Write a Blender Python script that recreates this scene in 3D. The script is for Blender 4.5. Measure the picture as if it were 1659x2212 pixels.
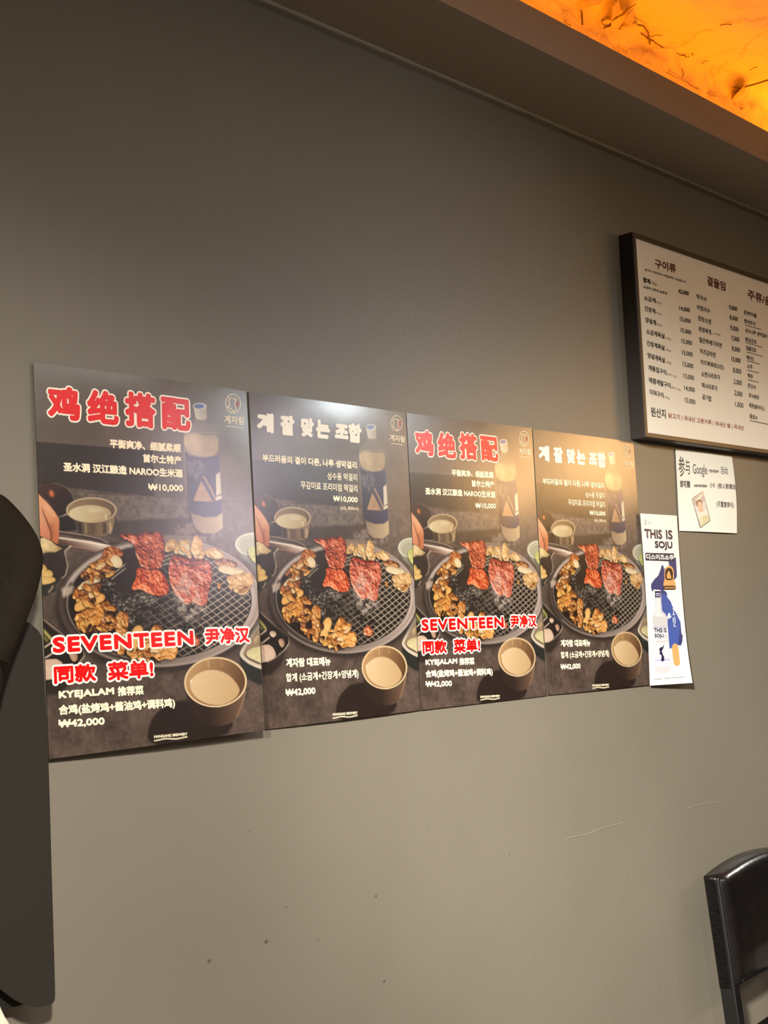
import bpy, bmesh, math, random
import numpy as np
from mathutils import Vector, Matrix

for o in list(bpy.data.objects):
    bpy.data.objects.remove(o)
SC = bpy.context.scene
COL = SC.collection
R = math.radians

# ------------------------------------------------------------------ camera, light, exposure
CAM = np.array([0.0, -1.68688, 1.45529])
YAW, PITCH, ROLL, FPX, PW, PH = 0.8184059, 0.0948744, -0.0552222, 2760.0, 1659.0, 2212.0
_f = np.array([math.sin(YAW)*math.cos(PITCH), math.cos(YAW)*math.cos(PITCH), math.sin(PITCH)])
_r = np.array([math.cos(YAW), -math.sin(YAW), 0.0])
_u = np.cross(_r, _f)
RT = math.cos(ROLL)*_r + math.sin(ROLL)*_u
UP = -math.sin(ROLL)*_r + math.cos(ROLL)*_u
cd = bpy.data.cameras.new('camera')
cam = bpy.data.objects.new('camera', cd)
COL.objects.link(cam)
cam.matrix_world = Matrix(((RT[0], UP[0], -_f[0], CAM[0]), (RT[1], UP[1], -_f[1], CAM[1]),
                           (RT[2], UP[2], -_f[2], CAM[2]), (0, 0, 0, 1)))
cd.sensor_fit = 'VERTICAL'
cd.sensor_height = 36.0
cd.lens = 36.0*FPX/PH
cd.clip_start = 0.02
SC.camera = cam


def at_y(x, y, Y):
    d = _f + RT*(x-PW/2)/FPX - UP*(y-PH/2)/FPX
    return CAM + d*(Y-CAM[1])/d[1]


w = bpy.data.worlds.new('world')
SC.world = w
w.use_nodes = True
w.node_tree.nodes['Background'].inputs[0].default_value = (0.9, 0.85, 0.75, 1)
w.node_tree.nodes['Background'].inputs[1].default_value = 0.02
vs = SC.view_settings
vs.view_transform = 'Standard'
vs.look = 'None'
vs.exposure = 0.0
vs.gamma = 1.0
vs.use_curve_mapping = False


def aim(o, frm, to):
    o.location = frm
    o.rotation_euler = (Vector(to)-Vector(frm)).to_track_quat('-Z', 'Y').to_euler()


def spot(name, frm, to, watts, color, angle, blend=1.0, radius=0.06):
    l = bpy.data.lights.new(name, 'SPOT')
    l.energy, l.color, l.spot_size, l.spot_blend, l.shadow_soft_size = watts, color, R(angle), blend, radius
    o = bpy.data.objects.new(name, l)
    COL.objects.link(o)
    aim(o, frm, to)
    return o


def area(name, frm, to, watts, color, sx, sy):
    l = bpy.data.lights.new(name, 'AREA')
    l.energy, l.color, l.shape, l.size, l.size_y = watts, color, 'RECTANGLE', sx, sy
    o = bpy.data.objects.new(name, l)
    COL.objects.link(o)
    aim(o, frm, to)
    return o


spot('ceiling_spotlight', (-0.2, -2.4, 2.70), (0.85, 0, 0.45), 660, (1, 0.945, 0.86), 62, 1.0, 0.10)
spot('ceiling_spotlight', (-1.7, -2.3, 2.70), (3.9, 0, 0.60), 3700, (1, 0.96, 0.88), 30, 1.0, 0.12)
spot('ceiling_spotlight', (3.87, -2.15, 2.43), (1.75, 0, 1.80), 62, (0.88, 0.97, 1), 42, 1.0, 0.13)
area('pendant_light', (3.45, -2.6, 2.12), (1.4, 0, 1.7), 0.5, (1, 0.84, 0.95), 0.28, 0.30).data.spread = R(46)
area('amber_wall_light', (5.75, -2.25, 2.33), (2.3, 0, 1.85), 1.1, (1, 0.55, 0.20), 1.2, 0.4).data.spread = R(32)
area('amber_cove_light', (3.0, -0.115, 2.672), (3.0, -0.07, 3.0), 17, (1, 0.255, 0.0), 5.6, 0.03)
area('amber_cove_light', (3.9, -0.115, 2.70), (3.9, -0.30, 3.0), 3.2, (1, 0.36, 0.02), 0.6, 0.06)
area('chair_highlight_lamp', (5.6, -0.9, 2.40), (2.8, -0.15, 0.80), 0.5, (1, 0.96, 0.9), 0.5, 0.25).data.spread = R(24)  # added unseen lamp, narrow beam for the gloss highlight on the leather chair's crown
area('room_light', (2.2, -3.3, 2.9), (2.2, -3.2, 0), 68, (1, 0.94, 0.86), 3.0, 0.6)
SC.cycles.max_bounces = 6

# ------------------------------------------------------------------ helpers
def srgb(c):
    c = np.asarray(c, float)
    return np.where(c <= 0.04045, c/12.92, ((c+0.055)/1.055)**2.4)


def mat(name, rgb, rough=0.6, spec=0.3, noise=None, bump=None, metal=0.0, coat=0.0, attr=None):
    """rgb = sRGB 0-255. noise=(scale, rgb2, detail); bump=(scale, strength, distance)"""
    m = bpy.data.materials.new(name)
    m.use_nodes = True
    nt = m.node_tree
    b = nt.nodes['Principled BSDF']
    lin = srgb(np.array(rgb)/255.0)
    b.inputs['Base Color'].default_value = (*lin, 1)
    b.inputs['Roughness'].default_value = rough
    b.inputs['Specular IOR Level'].default_value = spec
    b.inputs['Metallic'].default_value = metal
    if coat:
        b.inputs['Coat Weight'].default_value = coat
        b.inputs['Coat Roughness'].default_value = 0.12
    tc = nt.nodes.new('ShaderNodeTexCoord')
    if attr:
        a = nt.nodes.new('ShaderNodeVertexColor')
        a.layer_name = attr
        nt.links.new(a.outputs['Color'], b.inputs['Base Color'])
    if noise:
        n = nt.nodes.new('ShaderNodeTexNoise')
        n.inputs['Scale'].default_value = noise[0]
        n.inputs['Detail'].default_value = noise[2]
        nt.links.new(tc.outputs['Object'], n.inputs['Vector'])
        cr = nt.nodes.new('ShaderNodeValToRGB')
        cr.color_ramp.elements[0].position = 0.35
        cr.color_ramp.elements[1].position = 0.65
        cr.color_ramp.elements[0].color = (*lin, 1)
        cr.color_ramp.elements[1].color = (*srgb(np.array(noise[1])/255.0), 1)
        nt.links.new(n.outputs['Fac'], cr.inputs['Fac'])
        nt.links.new(cr.outputs['Color'], b.inputs['Base Color'])
    if bump:
        n = nt.nodes.new('ShaderNodeTexNoise')
        n.inputs['Scale'].default_value = bump[0]
        n.inputs['Detail'].default_value = 4
        nt.links.new(tc.outputs['Object'], n.inputs['Vector'])
        bp = nt.nodes.new('ShaderNodeBump')
        bp.inputs['Strength'].default_value = bump[1]
        bp.inputs['Distance'].default_value = bump[2]
        nt.links.new(n.outputs['Fac'], bp.inputs['Height'])
        nt.links.new(bp.outputs['Normal'], b.inputs['Normal'])
    return m


def tag(o, label=None, cat=None, group=None, kind=None):
    for k, v in (('label', label), ('category', cat), ('group', group), ('kind', kind)):
        if v:
            o[k] = v
    return o


def link(name, me, parent=None):
    o = bpy.data.objects.new(name, me)
    COL.objects.link(o)
    if parent:
        o.parent = parent
        o.matrix_parent_inverse = Matrix.Translation(-Vector(parent.location)) if parent.rotation_euler[2] == 0 else parent.matrix_basis.inverted()
    return o


def empty(name, loc=(0, 0, 0)):
    o = bpy.data.objects.new(name, None)
    o.location = loc
    o.empty_display_size = 0.05
    COL.objects.link(o)
    return o


def raw(name, verts, faces, mats, parent=None, fmat=None, smooth=False):
    me = bpy.data.meshes.new(name)
    me.from_pydata([tuple(map(float, v)) for v in verts], [], faces)
    for m in (mats if isinstance(mats, (list, tuple)) else [mats]):
        me.materials.append(m)
    if fmat is not None:
        me.polygons.foreach_set('material_index', fmat)
    if smooth:
        me.polygons.foreach_set('use_smooth', [True]*len(me.polygons))
    me.update()
    return link(name, me, parent)


def bmobj(name, bm, m, parent=None, smooth=False):
    me = bpy.data.meshes.new(name)
    bmesh.ops.recalc_face_normals(bm, faces=bm.faces)
    bm.to_mesh(me)
    bm.free()
    me.materials.append(m)
    if smooth:
        me.polygons.foreach_set('use_smooth', [True]*len(me.polygons))
    return link(name, me, parent)


def add_box(bm, lo, hi, bevel=0.0, segs=2, M=None):
    c = [(a+b)/2 for a, b in zip(lo, hi)]
    s = [b-a for a, b in zip(lo, hi)]
    r = bmesh.ops.create_cube(bm, size=1.0)
    vs_ = r['verts']
    for v in vs_:
        v.co = Vector((c[i]+v.co[i]*s[i] for i in range(3)))
    if bevel:
        es = {e for v in vs_ for e in v.link_edges}
        rr = bmesh.ops.bevel(bm, geom=list(es), offset=bevel, segments=segs, affect='EDGES', profile=0.5)
        vs_ = list({v for f in rr['faces'] for v in f.verts} | {v for v in vs_ if v.is_valid})
    if M is not None:
        for v in vs_:
            v.co = M @ v.co
    return vs_


def tube(bm, pts, r, seg=6):
    pts = [Vector(p) for p in pts]
    rings = []
    for i, p in enumerate(pts):
        t = (pts[min(i+1, len(pts)-1)]-pts[max(i-1, 0)]).normalized()
        a = t.cross(Vector((0.3, 0.2, 0.9))).normalized()
        b = t.cross(a)
        rings.append([bm.verts.new(p+a*r*math.cos(2*math.pi*k/seg)+b*r*math.sin(2*math.pi*k/seg)) for k in range(seg)])
    for r0, r1 in zip(rings, rings[1:]):
        for k in range(seg):
            bm.faces.new((r0[k], r0[(k+1) % seg], r1[(k+1) % seg], r1[k]))
    bm.faces.new(rings[0])
    bm.faces.new(rings[-1][::-1])


def homography(q):
    """photo quad (TL,TR,BR,BL) -> unit square, v downwards"""
    A, b = [], []
    for (x, y), (u, v) in zip(q, ((0, 0), (1, 0), (1, 1), (0, 1))):
        A.append([x, y, 1, 0, 0, 0, -u*x, -u*y]); b.append(u)
        A.append([0, 0, 0, x, y, 1, -v*x, -v*y]); b.append(v)
    h = np.linalg.solve(np.array(A, float), np.array(b, float))
    return np.append(h, 1).reshape(3, 3)


def crop(x0, y0, sc):
    return lambda p: np.asarray(p, float)/sc + np.array([x0, y0], float)


class Sheet:
    """a flat or gently curled printed sheet on the wall"""
    def __init__(self, quad, depth, size, bulge=None):
        self.quad = quad
        self.H = homography(quad)
        self.C = np.array([at_y(x, y, -d) for (x, y), d in zip(quad, depth)])
        self.size = size
        self.bulge = bulge or (lambda u, v: 0*u)

    def uv(self, pts):
        p = np.atleast_2d(np.asarray(pts, float))
        q = np.c_[p, np.ones(len(p))] @ self.H.T
        return q[:, :2]/q[:, 2:]

    def P(self, u, v, off=0.0):
        u = np.asarray(u, float)
        v = np.asarray(v, float)
        a, b, c, d = self.C
        p = ((1-u)*(1-v))[..., None]*a + (u*(1-v))[..., None]*b + (u*v)[..., None]*c + ((1-u)*v)[..., None]*d
        p = p.copy()
        p[..., 1] -= self.bulge(u, v) + off
        return p

    def grid(self, nu, nv, name, m, parent, colors=None, off=0.0):
        u, v = np.meshgrid(np.linspace(0, 1, nu), np.linspace(0, 1, nv))
        p = self.P(u, v, off).reshape(-1, 3)
        idx = np.arange(nu*nv).reshape(nv, nu)
        f = np.stack([idx[:-1, :-1], idx[1:, :-1], idx[1:, 1:], idx[:-1, 1:]], -1).reshape(-1, 4)
        me = bpy.data.meshes.new(name)
        me.vertices.add(len(p))
        me.vertices.foreach_set('co', p.astype(np.float32).ravel())
        me.loops.add(f.size)
        me.loops.foreach_set('vertex_index', f.ravel().astype(np.int32))
        me.polygons.add(len(f))
        me.polygons.foreach_set('loop_start', np.arange(0, f.size, 4, dtype=np.int32))
        me.polygons.foreach_set('loop_total', np.full(len(f), 4, dtype=np.int32))
        me.update(calc_edges=True)
        me.polygons.foreach_set('use_smooth', np.ones(len(f), bool))
        if colors is not None:
            ca = me.color_attributes.new('print', 'FLOAT_COLOR', 'POINT')
            # bilinear sample of the print
            Hh, Ww = colors.shape[:2]
            x = u.ravel()*(Ww-1)
            y = v.ravel()*(Hh-1)
            x0 = np.clip(x.astype(int), 0, Ww-2)
            y0 = np.clip(y.astype(int), 0, Hh-2)
            fx = (x-x0)[:, None]
            fy = (y-y0)[:, None]
            c = (colors[y0, x0]*(1-fx)*(1-fy) + colors[y0, x0+1]*fx*(1-fy)
                 + colors[y0+1, x0]*(1-fx)*fy + colors[y0+1, x0+1]*fx*fy)
            ca.data.foreach_set('color', np.c_[c, np.ones(len(c))].astype(np.float32).ravel())
        me.materials.append(m)
        return link(name, me, parent)


# ---- lettering: outlines of the built-in font, thickened by overlaying shifted copies
_glyphs = {}


def glyphs(s, res=3, spacing=1.0):
    k = (s, res, spacing)
    if k not in _glyphs:
        c = bpy.data.curves.new('t', 'FONT')
        c.body = s
        c.resolution_u = res
        c.space_character = spacing
        o = bpy.data.objects.new('t', c)
        COL.objects.link(o)
        dg = bpy.context.evaluated_depsgraph_get()
        me = bpy.data.meshes.new_from_object(o.evaluated_get(dg))
        v = np.array([tuple(x.co)[:2] for x in me.vertices])
        f = [tuple(p.vertices) for p in me.polygons]
        bpy.data.objects.remove(o)
        bpy.data.curves.remove(c)
        bpy.data.meshes.remove(me)
        mn, mx = v.min(0), v.max(0)
        _glyphs[k] = ((v-mn)/(mx-mn), f)
    return _glyphs[k]


class Letters:
    def __init__(self, sheet):
        self.s = sheet
        self.v, self.f, self.m = [], [], []

    def put(self, s, cx, L, Rr, h, bold=0.0, mi=0, off=0.0004, spacing=1.0, n=12, tilt=True, italic=0.0):
        """L,Rr = middle of the left and right ends, h = ink height, all in crop pixels; bold in metres"""
        gv, gf = glyphs(s, 3, spacing)
        L, Rr = np.array(L, float), np.array(Rr, float)
        mid = (L+Rr)/2
        q = self.s.uv(cx(np.array([L, Rr, mid-(0, h/2), mid+(0, h/2)])))
        uL, uR = q[0, 0], q[1, 0]
        vc = (q[2, 1]+q[3, 1])/2
        hv = q[3, 1]-q[2, 1]
        sl = (q[1, 1]-q[0, 1])/2 if tilt else 0.0
        bu, bv = bold/self.s.size[0], bold/self.s.size[1]
        x0, x1 = uL+bu, uR-bu
        y0, y1 = vc-hv/2+bv, vc+hv/2-bv
        u = x0+(x1-x0)*gv[:, 0] + italic*(gv[:, 1]-0.5)*(y1-y0)
        v = y1+(y0-y1)*gv[:, 1]+sl*(2*gv[:, 0]-1)*(0.0 if not tilt else 1.0)
        self._emit(u, v, gf, bold, mi, off, n)

    def _emit(self, u, v, gf, bold, mi, off, n):
        sh = [(0.0, 0.0)]
        if bold > 0:
            sh = [(bold*math.cos(2*math.pi*k/n), bold*math.sin(2*math.pi*k/n)) for k in range(n)]
            if bold > 0.0016:
                sh += [(0.5*bold*math.cos(2*math.pi*k/6), 0.5*bold*math.sin(2*math.pi*k/6)) for k in range(6)]
        for k, (dx, dy) in enumerate(sh):
            p = self.s.P(u+dx/self.s.size[0], v+dy/self.s.size[1], off+k*4e-6)
            b = len(self.v)
            self.v.extend(p.tolist())
            self.f.extend(tuple(i+b for i in t) for t in gf)
            self.m.extend([mi]*len(gf))

    def poly(self, pts_uv, mi, off):
        """flat shape, cut finely enough to follow the sheet's curve"""
        sx, sy = self.s.size
        bm = bmesh.new()
        f = bm.faces.new([bm.verts.new((u*sx, v*sy, 0)) for u, v in pts_uv])
        bmesh.ops.triangulate(bm, faces=[f])
        for _ in range(5):
            es = [e for e in bm.edges if e.calc_length() > 0.014]
            if not es:
                break
            bmesh.ops.subdivide_edges(bm, edges=es, cuts=1)
            bmesh.ops.triangulate(bm, faces=bm.faces[:])
        bm.verts.index_update()
        q = np.array([(v.co.x/sx, v.co.y/sy) for v in bm.verts])
        b = len(self.v)
        self.v.extend(self.s.P(q[:, 0], q[:, 1], off).tolist())
        for f in bm.faces:
            self.f.append(tuple(v.index+b for v in f.verts))
            self.m.append(mi)
        bm.free()

    def px(self, cx, pts, mi, off):
        self.poly(self.s.uv(cx(np.array(pts, float))), mi, off)

    def line(self, cx, pts, wd, mi, off=0.0004):
        """stroke of constant crop width"""
        pts = np.array(pts, float)
        t = np.gradient(pts, axis=0)
        t /= np.linalg.norm(t, axis=1)[:, None]+1e-9
        nn = np.c_[-t[:, 1], t[:, 0]]*wd/2
        a, b_ = self.s.uv(cx(pts+nn)), self.s.uv(cx(pts-nn))
        pa, pb = self.s.P(a[:, 0], a[:, 1], off), self.s.P(b_[:, 0], b_[:, 1], off)
        b = len(self.v)
        k = len(pts)
        self.v.extend(pa.tolist())
        self.v.extend(pb.tolist())
        for i in range(k-1):
            self.f.append((b+i, b+i+1, b+k+i+1, b+k+i))
            self.m.append(mi)

    def build(self, name, mats, parent):
        return raw(name, self.v, self.f, mats, parent, self.m)


def ell(cx_, cy_, rx, ry, n=48, a0=0.0, a1=360.0, rot=0.0):
    t = np.radians(np.linspace(a0, a1, n, endpoint=(a1-a0) % 360 != 0))
    x, y = rx*np.cos(t), ry*np.sin(t)
    c, s = math.cos(R(rot)), math.sin(R(rot))
    return np.c_[cx_+c*x-s*y, cy_+s*x+c*y]


def smooth_poly(pts, it=2):
    p = np.array(pts, float)
    for _ in range(it):
        q = np.roll(p, -1, 0)
        p = np.stack([0.75*p+0.25*q, 0.25*p+0.75*q], 1).reshape(-1, 2)
    return p


# ------------------------------------------------------------------ room shell
M_wall = mat('grey_wall_paint', (112, 105.5, 93), 0.42, 0.35, (2.2, (116, 109.5, 97), 3), (70, 0.10, 0.004))
M_beam = mat('dark_beam_paint', (146, 134, 118), 0.6, 0.25, None, (300, 0.15, 0.002))
M_caulk = mat('caulk', (150, 146, 132), 0.5, 0.3)
M_floor = mat('floor_tile', (150, 140, 128), 0.5, 0.3, (6, (160, 150, 138), 3))


def ceil_mat():
    m = mat('rough_painted_concrete', (236, 226, 205), 0.85, 0.1)
    nt = m.node_tree
    b = nt.nodes['Principled BSDF']
    tc = nt.nodes.new('ShaderNodeTexCoord')
    n1 = nt.nodes.new('ShaderNodeTexNoise')
    n1.inputs['Scale'].default_value = 7
    n1.inputs['Detail'].default_value = 9
    n1.inputs['Roughness'].default_value = 0.6
    n1.inputs['Distortion'].default_value = 0.5
    v = nt.nodes.new('ShaderNodeTexVoronoi')
    v.feature = 'DISTANCE_TO_EDGE'
    v.inputs['Scale'].default_value = 2.3
    mx = nt.nodes.new('ShaderNodeMix')
    mx.data_type = 'VECTOR'
    mx.inputs['Factor'].default_value = 0.14
    nt.links.new(tc.outputs['Object'], n1.inputs['Vector'])
    nt.links.new(tc.outputs['Object'], mx.inputs['A'])
    nt.links.new(n1.outputs['Color'], mx.inputs['B'])
    nt.links.new(mx.outputs['Result'], v.inputs['Vector'])
    cr = nt.nodes.new('ShaderNodeValToRGB')
    cr.color_ramp.elements[0].position = 0.0
    cr.color_ramp.elements[0].color = (0.66, 0.54, 0.32, 1)
    cr.color_ramp.elements[1].position = 0.012
    cr.color_ramp.elements[1].color = (0.83, 0.70, 0.42, 1)
    nt.links.new(v.outputs['Distance'], cr.inputs['Fac'])
    nt.links.new(cr.outputs['Color'], b.inputs['Base Color'])
    bp = nt.nodes.new('ShaderNodeBump')
    bp.inputs['Strength'].default_value = 0.8
    bp.inputs['Distance'].default_value = 0.03
    nt.links.new(n1.outputs['Fac'], bp.inputs['Height'])
    nt.links.new(bp.outputs['Normal'], b.inputs['Normal'])
    return m


M_ceil = ceil_mat()
X0, X1, Y0, ZC, ZS = -2.2, 7.5, -4.4, 3.0, 2.646
BD, BH, BT = 0.213, 0.088, 0.012            # cove trough depth, lip height, board thickness


def struct(name, lo, hi, m):
    bm = bmesh.new()
    add_box(bm, lo, hi)
    return tag(bmobj(name, bm, m), kind='structure')


struct('floor', (X0, Y0, -0.1), (X1, 0, 0), M_floor)
struct('wall_back', (X0-0.1, 0, -0.1), (X1+0.1, 0.1, ZS+0.012), M_wall)
struct('wall_left', (X0-0.1, Y0, -0.1), (X0, 0, ZC), M_wall)
struct('wall_right', (X1, Y0, -0.1), (X1+0.1, 0, ZC), M_wall)
struct('wall_front', (X0-0.1, Y0-0.1, -0.1), (X1+0.1, Y0, ZC), M_wall)


def rough_ceiling():
    """bare concrete ceiling and the strip of wall above the cove, one rough cast surface with a soft fold"""
    rng = np.random.RandomState(5)
    nx, ny = 420, 120
    xs = np.linspace(1.2, 4.8, nx)
    s = np.linspace(0, 1.3, ny)                       # path length: up the wall, then out along the ceiling
    hw = ZC-(ZS+0.012)
    verts = []
    def fbm(shape, base, octs, seed):
        return noise2(shape, base, octs, seed)
    n = fbm((ny, nx), 30, 4, 3)-0.5
    n2 = fbm((ny, nx), 110, 2, 8)-0.5
    for j, t in enumerate(s):
        for i, x in enumerate(xs):
            d = 0.020*n[j, i]+0.009*n2[j, i]
            r = 0.05
            if t < hw-r:
                y, z, ny_, nz_ = 0.0, ZS+0.012+t, -1, 0
            elif t < hw-r+r*math.pi/2:
                a = (t-(hw-r))/r
                y, z = -r+r*math.cos(a), ZC-r+r*math.sin(a)
                ny_, nz_ = -math.cos(a), -math.sin(a)
                d += 0.006*math.sin(x*9+2*n[j, i]*9)
            else:
                y, z, ny_, nz_ = -r-(t-(hw-r+r*math.pi/2)), ZC, 0, -1
            verts.append((x, y+ny_*(d+0.004), z+nz_*(d+0.004)))
    f = [(j*nx+i, j*nx+i+1, (j+1)*nx+i+1, (j+1)*nx+i) for j in range(ny-1) for i in range(nx-1)]
    o = raw('ceiling', verts, f, M_ceil, smooth=True)
    return tag(o, kind='structure')


def noise2(shape, base, octs, seed, pers=0.5):
    rng = np.random.RandomState(seed)
    H, W = shape
    out = np.zeros(shape)
    amp, tot = 1.0, 0.0
    cell = base
    for _ in range(octs):
        gw, gh = max(2, int(math.ceil(W/ max(2, W/cell)))+2), max(2, int(math.ceil(cell*H/W))+2)
        g = rng.rand(gh+1, gw+1)
        x = np.linspace(0, gw-1.001, W)
        y = np.linspace(0, gh-1.001, H)
        xi, yi = x.astype(int), y.astype(int)
        fx, fy = x-xi, y-yi
        fx = fx*fx*(3-2*fx)
        fy = (fy*fy*(3-2*fy))[:, None]
        a = g[np.ix_(yi, xi)]*(1-fx)+g[np.ix_(yi, xi+1)]*fx
        b = g[np.ix_(yi+1, xi)]*(1-fx)+g[np.ix_(yi+1, xi+1)]*fx
        out += amp*(a*(1-fy)+b*fy)
        tot += amp
        amp *= pers
        cell *= 2
    return out/tot


rough_ceiling()
struct('ceiling_slab', (X0-0.1, Y0-0.1, ZC+0.02), (X1+0.1, 0.1, ZC+0.1), M_ceil)
struct('wall_upper', (X0-0.1, 0.012, ZS+0.012), (X1+0.1, 0.1, ZC+0.02), M_ceil)
# cove trough: bottom board and front lip
bm = bmesh.new()
add_box(bm, (X0, -BD, ZS), (X1, 0, ZS+BT))
add_box(bm, (X0, -BD, ZS+BT), (X1, -BD+BT, ZS+BH))
tag(bmobj('trim_1', bm, M_beam), kind='structure')
bm = bmesh.new()
n = 240
for i in range(n):
    pass
rc = random.Random(2)
vs_, fs_ = [], []
for i in range(n+1):
    x = 0.6+(X1-0.6)*i/n
    wv = 0.0035+0.0022*rc.random()
    for a in range(4):
        t = a/3*math.pi/2
        vs_.append((x, -wv*math.cos(t), ZS-wv*math.sin(t)))
for i in range(n):
    for a in range(3):
        fs_.append((i*4+a, i*4+a+1, i*4+a+5, i*4+a+4))
bm.free()
tag(raw('trim_2', vs_, fs_, M_caulk, smooth=True), kind='structure')
# scuffs and small marks of the wall paint
M_mark = mat('wall_scuff', (84, 78, 66), 0.6, 0.2)
M_scr = mat('pale_scratch', (134, 128, 114), 0.6, 0.2)
bm = bmesh.new()
for x, y, rr_ in ((575, 2034, 0.0042), (812, 1936, 0.003), (830, 2120, 0.0032), (452, 2076, 0.0036), (618, 1960, 0.002), (688, 2030, 0.0018), (540, 1795, 0.0016), (1100, 1846, 0.0018), (925, 1790, 0.0015)):
    c_ = at_y(x, y, 0)
    r_ = bmesh.ops.create_icosphere(bm, subdivisions=2, radius=rr_)
    for v in r_['verts']:
        v.co = Vector((c_[0]+v.co.x*1.1, v.co.y*0.12, c_[2]+v.co.z*0.8))
tag(bmobj('trim_4', bm, M_mark), kind='structure')
bm = bmesh.new()
tube(bm, [at_y(x, y, -0.0004) for x, y in ((1222, 1812), (1245, 1806), (1270, 1802), (1292, 1792), (1318, 1784), (1352, 1776))], 0.0009, 5)
tube(bm, [at_y(x, y, -0.0004) for x, y in ((1486, 1745), (1520, 1736), (1556, 1732))], 0.0007, 5)
tag(bmobj('trim_5', bm, M_scr), kind='structure')

# ------------------------------------------------------------------ the printed picture of the posters (numpy painting)
CW, CH = 840, 1188
A1 = crop(60, 770, 3.1904)
B1 = crop(60, 1150, 3.1904)
A2 = crop(520, 830, 4.3658)
B2 = crop(530, 1150, 4.2538)
A3 = crop(870, 880, 5.3516)
B3 = crop(870, 1180, 5.0273)
A4 = crop(1130, 920, 5.7207)
B4 = crop(1150, 1200, 6.1444)
Q1 = [(72, 783), (532, 845), (572, 1577), (106, 1640)]
Q2 = [(537, 846), (877, 892), (908, 1534), (573, 1576)]
Q3 = [(878, 892), (1149, 925), (1181, 1503), (909, 1534)]
Q4 = [(1151, 927), (1368, 955), (1409, 1479), (1183, 1502)]
H1, H2 = homography(Q1), homography(Q2)


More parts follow.
